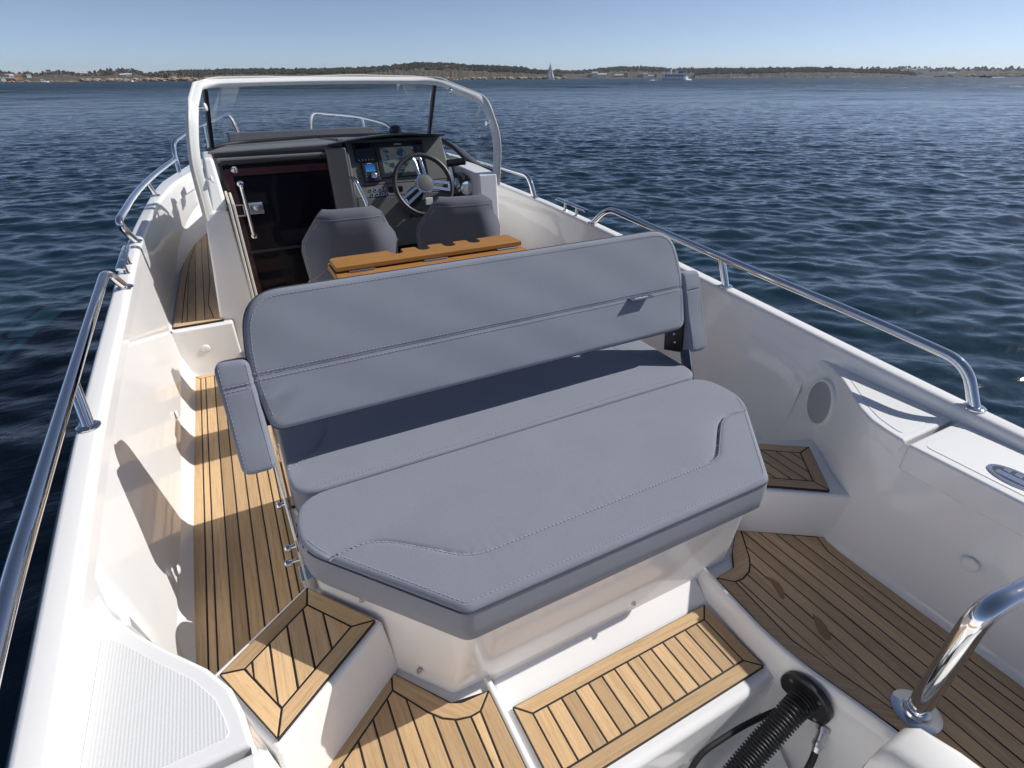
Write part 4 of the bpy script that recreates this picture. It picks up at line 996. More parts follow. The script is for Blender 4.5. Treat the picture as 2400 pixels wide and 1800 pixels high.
base = smooth_path([(-.872, 3.42, .88), (-.858, 3.75, .945), (-.83, 4.10, 1.06), (-.785, 4.42, 1.10), (-.62, 4.62, 1.105), (0, 4.70, 1.115), (.62, 4.62, 1.11), (.785, 4.42, 1.105), (.828, 4.12, 1.075), (.845, 3.80, .965), (.868, 3.42, .955)], [0, .2, .2, .16, .16, .3, .16, .16, .2, .2, 0], 8)
tube('glazing_gasket', base, .013, RUBBER, ws, 10)
# grey shelf strip outside the starboard pane
gs = smooth_path([(.80, 4.45, 1.085), (.855, 4.12, 1.06), (.885, 3.76, .95), (.905, 3.40, .935)], .18, 8)
mesh('outer_gasket', *tube_vf(gs, .03, prof=[(.034*math.cos(a), .016*math.sin(a)) for a in np.linspace(0, 2*math.pi, 14, endpoint=False)]), GUARD, ws, smooth=True)
def pane(b0, b1, k0, k1):
    B0 = base[b0:b1+1]; T0 = path[k0:k1+1]; nS = 14
    def rs(P):
        L_ = [0]; 
        for a, c in zip(P, P[1:]): L_.append(L_[-1]+(c-a).length)
        return [Vector([float(np.interp(t*L_[-1], L_, [p[i] for p in P])) for i in range(3)]) for t in np.linspace(0, 1, nS)]
    A_, B_ = rs(B0), rs(T0); V = [tuple(p) for p in A_]+[tuple(p) for p in B_]
    F = [(i, i+1, nS+i+1, nS+i) for i in range(nS-1)]
    me = bpy.data.meshes.new('glass_pane'); me.from_pydata(V, [], F); me.update(); me.polygons.foreach_set('use_smooth', [True]*len(me.polygons))
    o = link('glass_pane', me, GLASS, ws); so_ = o.modifiers.new('solid', 'SOLIDIFY'); so_.thickness = .005
def near(P, q): return min(range(len(P)), key=lambda i: (P[i]-Vector(q)).length)
iL, iR = near(base, (-.78, 4.43, 1.10)), near(base, (.78, 4.43, 1.105)); jL, jR = near(path, (-.745, 4.12, 1.475)), near(path, (.745, 4.12, 1.48)); j0, j1 = near(path, (-.87, 3.42, .90)), near(path, (.868, 3.42, .96))
pane(iL, iR, jL, jR); pane(0, iL, j0, jL); pane(iR, len(base)-1, jR, j1)
for i, j in ((iL, jL), (iR, jR)):
    a, c = base[i]+Vector((0, 0, .005)), path[j]+Vector((0, 0, -.02))
    mesh('mullion', *tube_vf([a, c], .02, prof=[(.010, -.020), (.010, .020), (-.010, .020), (-.010, -.020)]), BLACK, ws)

# ------------------------------------------------------------------ bow sun pad, searchlight
bp = thing('bow_sunpad', 'raised grey cushion on the foredeck beyond the windscreen', 'cushion', (-.15, 5.2, 1.0))
V = [(-.657, 4.76, 1.072), (.484, 4.76, 1.086), (.47, 5.02, 1.03), (-.60, 5.02, 1.03), (-.647, 4.80, 1.156), (.436, 4.80, 1.156), (.42, 4.93, 1.15), (-.60, 4.93, 1.15)]
V += [(-.53, 4.755, 1.08)]
F = [(3, 2, 1, 8, 0), (4, 5, 6, 7), (0, 8, 4), (8, 1, 5, 4), (1, 2, 6, 5), (2, 3, 7, 6), (3, 0, 4, 7)]
mesh('cushion', V, F, FABD, bp, bevel=.012)
hexa('flat_pad', [(-.50, 5.0, .85), (.42, 5.0, .85), (.36, 5.95, .80), (-.38, 5.95, .80), (-.50, 5.0, .985), (.42, 5.0, .985), (.36, 5.95, .90), (-.38, 5.95, .90)], FABD, bp, .02)
box('cushion_base', (-.60, 4.80, 1.0), (.42, 4.98, 1.075), RUBBER, bp, .01)
sl_ = thing('searchlight', 'small black round fitting on the dash behind the hood', 'lamp', (.43, 4.15, 1.12))
lathe('lamp_base', [(0, .045), (.012, .042), (.02, .025)], (.43, 4.15, 1.118), (0, 0, 1), BLACK, sl_, 20)
lathe('lamp_dome', [(-.001, .03), (.02, .044), (.045, .046), (.065, .036), (.076, .012)], (.43, 4.15, 1.135), (0, 0, 1), BLACK, sl_, 20)

# ------------------------------------------------------------------ rigging hose and cables at the engine well
fl = Vector((.388, .405, -.075)); fd = Vector((-1, -.10, -.10)).normalized()
ho = thing('rigging_hose', 'thick black corrugated hose leaving a round flange on the well side', 'hose', fl)
fg = lathe('flange', [(-.012, .075), (.006, .075), (.010, .070), (.010, .04)], fl, fd, BLACK, ho, 36)
s_, t_, _ = frame(fd)
for a in (40, 130, 220, 310): lathe('screw', [(.009, .006), (.0125, .0055), (.0128, .002)], fl+s_*(.058*math.cos(R(a)))+t_*(.058*math.sin(R(a))), fd, BRUSH, fg, 12)
path_h = smooth_path([fl+fd*-.005, fl+fd*.06, Vector((.145, .39, -.20)), Vector((-.06, .35, -.28)), Vector((-.22, .05, -.33)), Vector((-.3, -.5, -.34))], .09, 10)
dense = [p for p, d in resample(path_h, .0013)]
prof_r = [.0335+.0030*(1 if (i % 8) < 5 else -1)*(.7 if (i % 8) in (0, 4) else 1) for i in range(len(dense))]
mesh('hose', *tube_vf(dense, prof_r, 20), BLACK, ho, smooth=True)
cb_ = thing('fuel_line', 'thin black rubber line with steel quick connector beside the corrugated hose', 'hose', (.30, .37, -.2))
con = Vector((.375, .325, -.16)); cd_ = Vector((.25, .12, .30)).normalized()
tube('line', smooth_path([con-cd_*.01, con-cd_*.06, (.30, .30, -.305), (.19, .33, -.375), (.02, .30, -.395), (-.10, .05, -.395)], .06), .0095, RUBBER, cb_, 12)
lathe('connector', [(-.03, .011), (-.015, .013), (-.013, .016), (.0, .016), (.003, .013), (.03, .013), (.032, .019), (.045, .019), (.047, .014)], con, cd_, BRUSH, cb_, 20)
c2 = thing('control_cable', 'thin black cable lying across the white engine well', 'cable', (.2, .4, -.3))
tube('cable', smooth_path([(.33, .44, -.15), (.22, .462, -.175), (.06, .47, -.195), (-.02, .44, -.25), (-.12, .30, -.36), (-.25, -.05, -.394)], .10), .0085, RUBBER, c2, 12)

# chrome pole on the starboard floor, white moulded cover behind it
po_ = thing('grab_pole', 'thick polished steel pole bent outboard above a round base flange on the floor', 'pole', (.565, .222, 0))
tube('pole', smooth_path([(.565, .222, .0), (.565, .222, .425), (.80, .185, .445), (1.6, .10, .50)], [0, .075, .1, 0], 10), .0265, CHROME, po_, 28)
lathe('base_flange', [(0, .060), (.004, .060), (.006, .057), (.007, .036), (.014, .033), (.016, .027)], (.565, .222, .0005), (0, 0, 1), CHROME, po_, 36)
wcv = thing('moulded_cover', 'white rounded plastic cover in the bottom right corner beside the steel pole', 'cover', (.40, .05, 0))
V, F = [], []
rowsW = []
for y, zt, x0, x1 in ((.205, .02, .30, .425), (.198, .10, .285, .438), (.175, .135, .28, .445), (.10, .155, .285, .455), (-.02, .165, .29, .468), (-.25, .17, .29, .475)):
    r_ = []
    for k in range(17):
        t = k/16; ang = math.pi*t; c = math.cos(ang); s_ = math.sin(ang)
        xx = (x0+x1)/2-(x1-x0)/2*math.copysign(abs(c)**.5, c); zz = -.02+(zt+.02)*abs(s_)**.45
        r_.append((xx, y, zz))
    rowsW.append(r_)
o = loft('cover_shell', rowsW, WHITEPL, wcv); so_ = o.modifiers.new('solid', 'SOLIDIFY'); so_.thickness = .004
tube('cover_seam', [(.287, -.25, .10), (.287, .0, .095), (.283, .12, .09)], .003, SEAM, wcv, 6)
# ------------------------------------------------------------------ far shores
def interp_noise(n, seed, octs=(3, 9, 27, 70), amp=(1, .6, .4, .3)):
    rng = np.random.RandomState(seed); x = np.linspace(0, 1, n); y = np.zeros(n)
    for o, a in zip(octs, amp): y += a*np.interp(x, np.linspace(0, 1, o+1), rng.uniform(-1, 1, o+1))
    return y
LAND = {}
def land_mat(name, wood, wood2, rock, rock_h, rock_amt):
    m = new_mat(name, wood, 0.95, spec=0.1); nn, L, b = nodes(m); p = geo_pos(m)
    n1 = noise(m, p, .06, 6, .7); n2 = noise(m, p, .016, 4, .6)
    c = mixc(m, ramp(m, n1.outputs[0], [(.38, (0, 0, 0)), (.62, (1, 1, 1))]).outputs[0], wood, wood2)
    s = N(m, 'ShaderNodeSeparateXYZ'); L.new(p, s.inputs[0])
    mr = N(m, 'ShaderNodeMapRange'); mr.inputs[1].default_value = 0.2; mr.inputs[2].default_value = rock_h; mr.inputs[3].default_value = 1; mr.inputs[4].default_value = 0; L.new(s.outputs[2], mr.inputs[0])
    ad = N(m, 'ShaderNodeMath', operation='MULTIPLY_ADD'); L.new(n1.outputs[0], ad.inputs[0]); ad.inputs[1].default_value = 1.1
    L.new(mr.outputs[0], ad.inputs[2])
    ad2 = N(m, 'ShaderNodeMath', operation='MULTIPLY_ADD'); L.new(n2.outputs[0], ad2.inputs[0]); ad2.inputs[1].default_value = .8; L.new(ad.outputs[0], ad2.inputs[2])
    f = ramp(m, ad2.outputs[0], [(max(0, .5+(1-rock_amt)*.45), (0, 0, 0)), (min(1, .58+(1-rock_amt)*.45), (1, 1, 1))])
    f2 = N(m, 'ShaderNodeMapRange'); f2.inputs[1].default_value = 1.0; f2.inputs[2].default_value = 1.65; L.new(ad2.outputs[0], f2.inputs[0])
    f2.inputs[1].default_value = 2.0-.35*rock_amt; f2.inputs[2].default_value = 2.22-.35*rock_amt
    c = mixc(m, f2.outputs[0], c, mixc(m, n1.outputs[0], tuple(v*.75 for v in rock), tuple(min(1, v*1.2) for v in rock)))
    L.new(c, b.inputs['Base Color']); return m
def shore(name, prof, D, depth, mat, seed, step=.045, rough=.09, lift=0.0):
    be = np.array([p[0] for p in prof]); el = np.array([p[1] for p in prof])
    B_ = np.arange(be[0], be[-1], step); n = len(B_)
    top = CAM.z+np.interp(B_, be, el)*math.pi/180*(D+depth*.6)
    top = np.maximum(top, WATER_Z+.2)
    hmax = (top-WATER_Z).max()
    top = top+interp_noise(n, seed, (20, 60, 160, n//2), (.5, .5, .6, .8))*rough*hmax*.35
    nr = 12; V = []
    rng = np.random.RandomState(seed+7)
    cx_ = interp_noise(n, seed+3, (6, 18, 50, 120), (1, .6, .3, .2))
    for k in range(nr):
        t = k/(nr-1); f = (0.16*t/.15 if t < .15 else .16+.84*((t-.15)/.85)**.75)
        d = D+cx_*18*(1-t)+depth*t*.6+(depth*.4*max(0, t-.95)*20)
        z = WATER_Z-.4+(top-WATER_Z+.4)*f*(1+.10*interp_noise(n, seed*31+k, (20, 60, 200, n//3), (.5, .6, .6, .4))*(1 if 0 < k < nr-1 else 0))
        for i in range(n):
            v = atpolar(B_[i], d[i], z[i]); V.append((v.x, v.y, v.z))
    for i in range(n):
        v = atpolar(B_[i], D+depth*1.6, WATER_Z-3); V.append((v.x, v.y, v.z))
    F = [(k*n+i, k*n+i+1, (k+1)*n+i+1, (k+1)*n+i) for k in range(nr) for i in range(n-1)]
    me = bpy.data.meshes.new(name); me.from_pydata(V, [], F); me.update()
    o = link(name, me, mat); o['kind'] = 'structure'
    LAND[seed] = (B_, top, D, depth)
    return o
HM1 = land_mat('scrub_hillside', (0.085, 0.075, 0.062), (0.135, 0.112, 0.09), (0.36, 0.28, 0.19), 3.5, .45)
HM2 = land_mat('wooded_hillside', (0.075, 0.072, 0.060), (0.115, 0.098, 0.082), (0.34, 0.27, 0.19), 2.0, .30)
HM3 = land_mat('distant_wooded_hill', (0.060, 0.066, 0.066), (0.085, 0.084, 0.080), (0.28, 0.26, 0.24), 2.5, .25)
left_p = [(-60, .5), (-40, .7), (-25, .45), (-13.4, .47), (-12.16, .52), (-11.7, .44), (-11.3, .42), (-10, .40), (-9.5, .52), (-9.05, .57), (-8.5, .55), (-8.1, .50), (-7.7, .45), (-7.2, .45), (-6.7, .51), (-6.2, .57), (-5.66, .65), (-5.14, .69), (-4.1, .68), (-3.6, .58), (-3.1, .44), (-2.6, .45), (-1.4, .5), (1, .3)]
shore('hill', left_p, 1000, 240, HM1, 1)
shore('islet', [(-3.3, -.06), (-2.9, .25), (-2.3, .50), (-1.5, .56), (-.6, .45), (.4, .28), (1.6, .1), (2.4, -.1)], 960, 60, HM1, 2, rough=.16)
shore('hill', [(-2.2, .4), (-1.07, .51), (1, .58), (3.8, .64), (8.3, .68), (11.4, .71), (13.8, .78), (16.7, .95), (18.75, 1.13), (20.84, 1.12), (22.9, 1.01), (25.5, .89), (27.45, .80), (28.3, .75), (29.2, .64), (30.1, .54), (31, .40), (31.9, .13), (32.5, -.1)], 930, 330, HM2, 3)
shore('hill', [(24, .4), (29.2, .50), (31, .52), (32.4, .47), (33.7, .50), (35, .57), (36.3, .70), (38, .76), (38.9, .77), (39.7, .73), (40.6, .65), (41.85, .56), (43.5, .59), (46.4, .56), (48, .4), (50, .1)], 1500, 500, HM2, 4)
shore('hill', [(44, .3), (46.3, .5), (50.2, .53), (53.2, .52), (54.3, .47), (55.3, .43), (56.7, .38), (58, .30), (59, .26), (60, .14), (60.7, .02)], 1420, 200, HM2, 5)
shore('hill', [(46, .5), (54.6, .54), (56, .49), (58, .50), (59, .50), (59.5, .57), (60.2, .56), (61, .53), (61.8, .43), (62.7, .42), (63.6, .45), (64.7, .46), (65.9, .36), (66.4, .43), (68, .42), (75, .5), (100, .4)], 2300, 500, HM3, 6)
shore('islet', [(61.6, -.05), (62.2, .06), (63, .08), (63.7, .1), (64.6, .05), (65.4, .12), (66, .16), (67, .14), (68.6, .08), (71, .02)], 1250, 60, HM1, 8, rough=.2)
shore('skerry', [(20.0, -.16), (20.6, -.06), (21.4, .0), (22.4, .03), (23.0, -.1)], 700, 20, HM1, 9, rough=.25)
# low woods on the slopes: one mass of crowns
def woods(name, land_idx, count, size, mat, seed):
    rng = np.random.RandomState(seed); ico = bmesh.new(); bmesh.ops.create_icosphere(ico, subdivisions=1, radius=1)
    iv = np.array([v.co[:] for v in ico.verts]); iF = np.array([[v.index for v in f.verts] for f in ico.faces]); ico.free()
    Vs = []; Fs = []; o_ = 0
    for li in land_idx:
        B_, top, D, depth = LAND[li]
        for c in range(count):
            i = rng.randint(0, len(B_)-1); t = rng.uniform(.3, 1.0)**.6
            z = WATER_Z+(top[i]-WATER_Z)*(.16+.84*((t-.15)/.85)**.75)
            if z-WATER_Z < 2.5: continue
            p = atpolar(B_[i]+rng.uniform(-.02, .02), D+depth*t*.6-1.0, z)
            s = size*rng.uniform(.5, 1.15)*(1.25 if t > .9 else 1)
            v = iv*np.array([s*rng.uniform(.6, 1), s*rng.uniform(.6, 1), s*rng.uniform(.6, 1.3)])*(1+rng.uniform(-.25, .25, (len(iv), 1)))
            Vs.append(v+np.array([p.x, p.y, p.z+s*.25])); Fs.append(iF+o_); o_ += len(iv)
    V = np.concatenate(Vs); F = np.concatenate(Fs)
    me = bpy.data.meshes.new(name); me.from_pydata(V.tolist(), [], F.tolist()); me.update()
    o = link(name, me, mat); o['kind'] = 'stuff'
def crown_mat(name, a, b2, c3):
    m = new_mat(name, a, .95, spec=.1); nn, L, b = nodes(m)
    n1 = noise(m, geo_pos(m), .11, 4, .7)
    L.new(ramp(m, n1.outputs[0], [(.3, a), (.5, b2), (.7, c3)]).outputs[0], b.inputs['Base Color']); return m
WM1 = crown_mat('bare_spring_crowns', (0.040, 0.038, 0.028), (0.070, 0.060, 0.046), (0.105, 0.088, 0.068))
WM2 = crown_mat('mixed_crowns', (0.026, 0.036, 0.022), (0.058, 0.056, 0.040), (0.092, 0.078, 0.06))
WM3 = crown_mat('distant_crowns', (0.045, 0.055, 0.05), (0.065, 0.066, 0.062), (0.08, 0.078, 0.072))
woods('woodland', [1], 3200, 1.7, WM1, 21)
woods('woodland', [3], 7000, 2.0, WM2, 22)
woods('woodland', [4, 5], 2400, 3.0, WM2, 23)
woods('woodland', [6], 1300, 4.5, WM3, 24)
woods('scrub', [2], 130, 1.6, WM1, 25)
ROCKM = new_mat('pale_shore_rock', (0.36, 0.29, 0.21), .9); nn, L, b = nodes(ROCKM)
n1 = noise(ROCKM, geo_pos(ROCKM), .25, 4, .7); L.new(ramp(ROCKM, n1.outputs[0], [(.3, (0.16, 0.13, 0.10)), (.5, (0.36, 0.28, 0.19)), (.7, (0.48, 0.38, 0.27))]).outputs[0], b.inputs['Base Color'])
def rocks(name, spans, seed):
    rng = np.random.RandomState(seed); ico = bmesh.new(); bmesh.ops.create_icosphere(ico, subdivisions=1, radius=1)
    iv = np.array([v.co[:] for v in ico.verts]); iF = np.array([[v.index for v in f.verts] for f in ico.faces]); ico.free()
    Vs = []; Fs = []; o_ = 0
    for b0, b1, D, n, size in spans:
        for c in range(n):
            be = rng.uniform(b0, b1); clump = .4+.6*(math.sin(be*5.1+seed)*math.sin(be*2.3) > -.15)
            s = size*rng.uniform(.3, 1)**1.5*clump; p = atpolar(be, D+rng.uniform(-12, 16), WATER_Z+rng.uniform(0, .9)*size)
            v = iv*np.array([s*rng.uniform(1, 2.2), s*rng.uniform(1, 2), s*rng.uniform(.5, .95)])*(1+rng.uniform(-.25, .25, (len(iv), 1)))
            Vs.append(v+np.array([p.x, p.y, p.z])); Fs.append(iF+o_); o_ += len(iv)
    V = np.concatenate(Vs); F = np.concatenate(Fs); me = bpy.data.meshes.new(name); me.from_pydata(V.tolist(), [], F.tolist()); me.update()
    o = link(name, me, ROCKM); o['kind'] = 'stuff'
rocks('shore_rocks', [(-7.6, -3.4, 975, 260, 3.0), (-3.2, 1.5, 945, 300, 3.4), (-13.5, -8.5, 985, 90, 1.4), (20.0, 28.5, 915, 420, 2.4), (28.5, 32.4, 915, 200, 2.6), (61.9, 68.6, 1240, 260, 2.2), (20.1, 22.9, 698, 90, .7), (50, 60, 1405, 160, 2.0)], 77)

# houses and huts along the shores
WALLC = {'white': (0.72, 0.71, 0.68), 'red': (0.22, 0.05, 0.035), 'ochre': (0.42, 0.27, 0.12), 'grey': (0.30, 0.31, 0.33)}
def house(bearing, elev, dist, w, h, wall, roof, label, group=None, tower=False):
    z = CAM.z+math.radians(elev)*dist
    z = max(z-h*.5, WATER_Z+.3); p = atpolar(bearing, dist, z)
    t = thing('house', label, 'house', p, group)
    a = R(bearing); rx = Vector((math.cos(a), -math.sin(a), 0)); fy_ = Vector((math.sin(a), math.cos(a), 0))
    def q(x, y, zz): return tuple(p+rx*x+fy_*y+Vector((0, 0, zz)))
    d = w*.6
    wm = bpy.data.materials.get('wall_'+wall) or new_mat('wall_'+wall, WALLC[wall], .8)
    rm = bpy.data.materials.get('roof_'+roof) or new_mat('roof_'+roof, {'tile': (0.28, 0.10, 0.06), 'dark': (0.06, 0.06, 0.065), 'pale': (0.5, 0.5, 0.5)}[roof], .8)
    mesh('wall', [q(-w/2, 0, -4), q(w/2, 0, -4), q(w/2, d, -4), q(-w/2, d, -4), q(-w/2, 0, h*.62), q(w/2, 0, h*.62), q(w/2, d, h*.62), q(-w/2, d, h*.62)], [(3, 2, 1, 0), (4, 5, 6, 7)]+[(i, (i+1) % 4, 4+(i+1) % 4, 4+i) for i in range(4)], wm, t)
    if tower: mesh('roof', [q(-w/2, 0, h*.62), q(w/2, 0, h*.62), q(w/2, d, h*.62), q(-w/2, d, h*.62), q(0, d/2, h)], [(0, 1, 4), (1, 2, 4), (2, 3, 4), (3, 0, 4)], rm, t)
    else: mesh('roof', [q(-w*.54, -d*.06, h*.6), q(w*.54, -d*.06, h*.6), q(w*.54, d*1.06, h*.6), q(-w*.54, d*1.06, h*.6), q(-w*.54, d/2, h), q(w*.54, d/2, h)], [(0, 1, 5, 4), (2, 3, 4, 5), (1, 2, 5), (3, 0, 4), (3, 2, 1, 0)], rm, t)
    gm = bpy.data.materials.get('far_window') or new_mat('far_window', (0.03, 0.035, 0.045), .2)
    k = 3 if w > 8 else 2
    for i in range(k):
        x = (i+.5)/k*w-w/2
        mesh('window', [q(x-w*.06, -.05, h*.2), q(x+w*.06, -.05, h*.2), q(x+w*.06, -.05, h*.45), q(x-w*.06, -.05, h*.45)], [(0, 1, 2, 3)], gm, t)
    return t
house(-12.02, .20, 1015, 9, 6, 'white', 'dark', 'white house at the far left end of the left shore')
house(-11.72, .26, 1030, 8, 5, 'white', 'pale', 'white house just right of the leftmost white house')
house(-11.28, .25, 1035, 8, 5, 'ochre', 'tile', 'ochre house with tiled roof above the red boathouse')
house(-11.75, .03, 1005, 9, 4, 'red', 'dark', 'low red boathouse at the waterline of the left shore')
house(-10.62, .36, 1060, 5, 4, 'white', 'dark', 'small white hut near the top of the left ridge')
house(-9.38, .55, 1120, 5, 5, 'grey', 'dark', 'grey block on the crest of the left ridge')
house(-7.26, .43, 1100, 9, 4, 'white', 'pale', 'long white house below the crest behind the left shore')
house(-4.80, .31, 1050, 7, 4, 'grey', 'pale', 'left one of two pale houses above the orange rocks')
house(-4.43, .34, 1055, 9, 4, 'white', 'pale', 'right one of two pale houses above the orange rocks')
GH = 'houses along the far middle shore'
for b_, e_, w_, h_, c_, r_, l_ in ((34.58, .11, 12, 6, 'grey', 'dark', 'grey shed at the left end of the far middle shore'), (35.09, .30, 14, 8, 'white', 'pale', 'tall white house on the far middle shore'),
        (35.72, .19, 22, 7, 'white', 'pale', 'long white building right of the tall house on the far shore'), (37.3, .12, 20, 6, 'grey', 'pale', 'long grey building below the middle hill'),
        (37.9, .15, 9, 10, 'grey', 'dark', 'dark narrow tower house below the middle hill'), (39.19, .17, 14, 7, 'grey', 'tile', 'grey house with tiled roof left of the ferry'),
        (39.62, .18, 10, 8, 'white', 'pale', 'white house next to the tiled house left of the ferry'), (40.14, .06, 12, 5, 'white', 'pale', 'low white boathouse left of the ferry'),
        (40.56, .09, 6, 6, 'ochre', 'dark', 'small ochre house closest to the ferry')):
    house(b_, e_, 1530, w_, h_, c_, r_, l_, GH)
GR = 'pale houses on the far right hill'
for b_, e_, w_, l_ in ((59.78, .29, 18, 'lowest pale house on the far right hill'), (60.03, .42, 16, 'upper left pale house on the far right hill'), (60.49, .36, 18, 'middle pale house on the far right hill'), (60.94, .42, 20, 'upper right pale house on the far right hill')):
    house(b_, e_, 2380, w_, 8, 'white', 'pale', l_, GR)
house(62.87, .11, 1245, 10, 4, 'white', 'pale', 'lone white hut on the low rocks at the right')
# mast and chimney on the ridges
def mast(bearing, e0, e1, dist, r_, label, name='radio_mast', cat='mast', lean=0.0, mat=None):
    p = atpolar(bearing, dist, CAM.z+R(e0)*dist); t = CAM.z+R(e1)*dist
    a = R(bearing); rx = Vector((math.cos(a), -math.sin(a), 0))
    o = mesh(name, *tube_vf([p+Vector((0, 0, -3)), Vector((p.x, p.y, t))+rx*lean], [r_, r_*.5], 8), mat or BRUSH)
    return tag(o, label, cat)
mast(-10.40, .42, .62, 1150, 1.0, 'leaning grey crane jib on the left skyline', 'crane_jib', 'crane', -3.5, new_mat('far_steel', (0.18, 0.2, 0.24), .6))
mast(8.8, .66, .95, 1200, .35, 'thin mast on the skyline above the windscreen frame', mat=bpy.data.materials['far_steel'])
mast(29.55, .55, .82, 1180, .7, 'short dark chimney on the skyline left of the sailing boat', 'chimney', 'chimney', mat=bpy.data.materials['far_steel'])
mast(61.9, -.05, .72, 1300, .22, 'hair-thin pole standing in the water at the right', 'spar', 'marker', 2.0, mat=bpy.data.materials['far_steel'])
# red beacon on the point
bc = thing('beacon', 'red lattice beacon on the rocks beyond the windscreen', 'beacon', atpolar(21.82, 900, 6))
bb_ = atpolar(21.82, 900, 0)
lathe('tower', [(0, 1.3), (7.5, .9), (7.6, 1.5), (8.0, 1.5), (8.1, .8), (10, .75), (10.4, .9), (11.2, .1)], bb_+Vector((0, 0, 2.6)), (0, 0, 1), RED, bc, 10)
lathe('footing', [(0, 2.2), (4.6, 1.8)], bb_+Vector((0, 0, -1)), (0, 0, 1), new_mat('concrete', (0.3, 0.29, 0.27), .9), bc, 10)
# sailing boat
def local(bearing, dist, heading):
    p = atpolar(bearing, dist, WATER_Z); a = R(heading); f = Vector((math.sin(a), math.cos(a), 0)); r_ = Vector((f.y, -f.x, 0))
    return p, (lambda x, y, z: tuple(p+r_*x+f*y+Vector((0, 0, z))))
def hull_mesh(q, L_, beam, free, mat, parent, name='hull', bow=.35, tum=.75):
    rows = []
    for t in np.linspace(0, 1, 9):
        w_ = beam/2*(1 if t < 1-bow else max(.03, math.cos((t-(1-bow))/bow*math.pi/2)))*(.82+.18*min(1, t*4)); y = -L_/2+L_*t; s = free*(1+.35*max(0, t-.4)**2*2)
        rows.append([q(-w_*tum, y, -.5), q(-w_, y, s*.5), q(-w_, y, s), q(w_, y, s), q(w_, y, s*.5), q(w_*tum, y, -.5)])
    V = [v for r_ in rows for v in r_]; n = 6
    F = [(i*n+k, i*n+k+1, (i+1)*n+k+1, (i+1)*n+k) for i in range(8) for k in range(5)]+[tuple(range(6)), tuple(range(48, 54))]
    return mesh(name, V, F, mat, parent)
SAIL = new_mat('sailcloth', (0.85, 0.85, 0.83), .7)
nn, L, b = nodes(SAIL); tl = N(SAIL, 'ShaderNodeBsdfTranslucent'); tl.inputs[0].default_value = (.85, .85, .83, 1); ms = N(SAIL, 'ShaderNodeMixShader'); ms.inputs[0].default_value = .5
L.new(b.outputs[0], ms.inputs[1]); L.new(tl.outputs[0], ms.inputs[2]); L.new(ms.outputs[0], SAIL.node_tree.nodes['Material Output'].inputs['Surface'])
p, q = local(30.95, 560, 30.95+78)
sb = thing('sailing_boat', 'white sailing boat with two white sails set before the wooded point', 'sailboat', p)
hull_mesh(q, 9.2, 2.8, 1.0, WHITEPL, sb, bow=.6)
mesh('coachroof', [q(-.7, -1.5, 1), q(.7, -1.5, 1), q(.6, 2.2, 1), q(-.6, 2.2, 1), q(-.6, -1.3, 1.45), q(.6, -1.3, 1.45), q(.45, 2.0, 1.4), q(-.45, 2.0, 1.4)], [(4, 5, 6, 7)]+[(i, (i+1) % 4, 4+(i+1) % 4, 4+i) for i in range(4)], WHITEPL, sb)
mesh('mast', *tube_vf([q(0, .6, .8), q(0, .5, 13.9)], .09, 8), BRUSH, sb)
mesh('boom', *tube_vf([q(0, .55, 1.9), q(.4, -3.6, 2.0)], .07, 8), BRUSH, sb)
def sail(name, a, b_, c, belly):
    V = []; F = []; n = 8
    for i in range(n+1):
        t = i/n; L0 = Vector(a).lerp(Vector(c), t); L1 = Vector(b_).lerp(Vector(c), t)
        for k in range(5):
            s_ = k/4; pt_ = L0.lerp(L1, s_)+Vector(belly)*(math.sin(math.pi*s_)*(1-t)*.9); V.append(tuple(pt_))
    for i in range(n):
        for k in range(4): F.append((i*5+k, i*5+k+1, (i+1)*5+k+1, (i+1)*5+k))
    o = mesh(name, V, F, SAIL, sb, smooth=True); so_ = o.modifiers.new('s', 'SOLIDIFY'); so_.thickness = .03
rel = Vector(q(1, 0, 0))-Vector(q(0, 0, 0))
sail('mainsail', q(0, .45, 2.05), q(.4, -3.5, 2.1), q(0, .42, 13.6), rel*.7)
sail('jib', q(0, 4.4, 1.3), q(.6, .9, 1.6), q(0, .7, 12.3), rel*.9)
# ferry
p, q = local(42.25, 455, 42.25+72)
fe = thing('ferry', 'white two-deck passenger ferry steaming right with a bow wave', 'ferry', p)
SHADEW = new_mat('ferry_shaded_white', (0.82, 0.85, 0.88), .5); FW = new_mat('ferry_window', (0.03, 0.05, 0.08), .2)  # hull white carries the bluish cast of its shaded side in the colour
FZ = 1.32
hull_mesh(q, 19.5, 5.6, 1.85, SHADEW, fe, bow=.3)
def deckhouse(name, y0, y1, w_, z0, z1, mat, rake=0.0):
    mesh(name, [*[q(a_, b2, c_*FZ) for a_, b2, c_ in ((-w_, y0, z0), (w_, y0, z0), (w_, y1, z0), (-w_, y1, z0), (-w_, y0, z1), (w_, y0, z1), (w_, y1-rake, z1), (-w_, y1-rake, z1))]], [(3, 2, 1, 0), (4, 5, 6, 7)]+[(i, (i+1) % 4, 4+(i+1) % 4, 4+i) for i in range(4)], mat, fe)
deckhouse('lower_saloon', -8.6, 6.6, 2.6, 1.3, 2.75, SHADEW, .5); deckhouse('deck_edge', -9.0, 6.9, 2.75, 2.75, 2.9, WHITEPL)
deckhouse('upper_saloon', 1.2, 6.0, 2.2, 2.9, 4.3, WHITEPL, .7); deckhouse('wheelhouse_roof', .2, 7.0, 2.5, 4.3, 4.45, WHITEPL)
q0_ = q
q = lambda x, y, z: q0_(x, y, z*FZ)
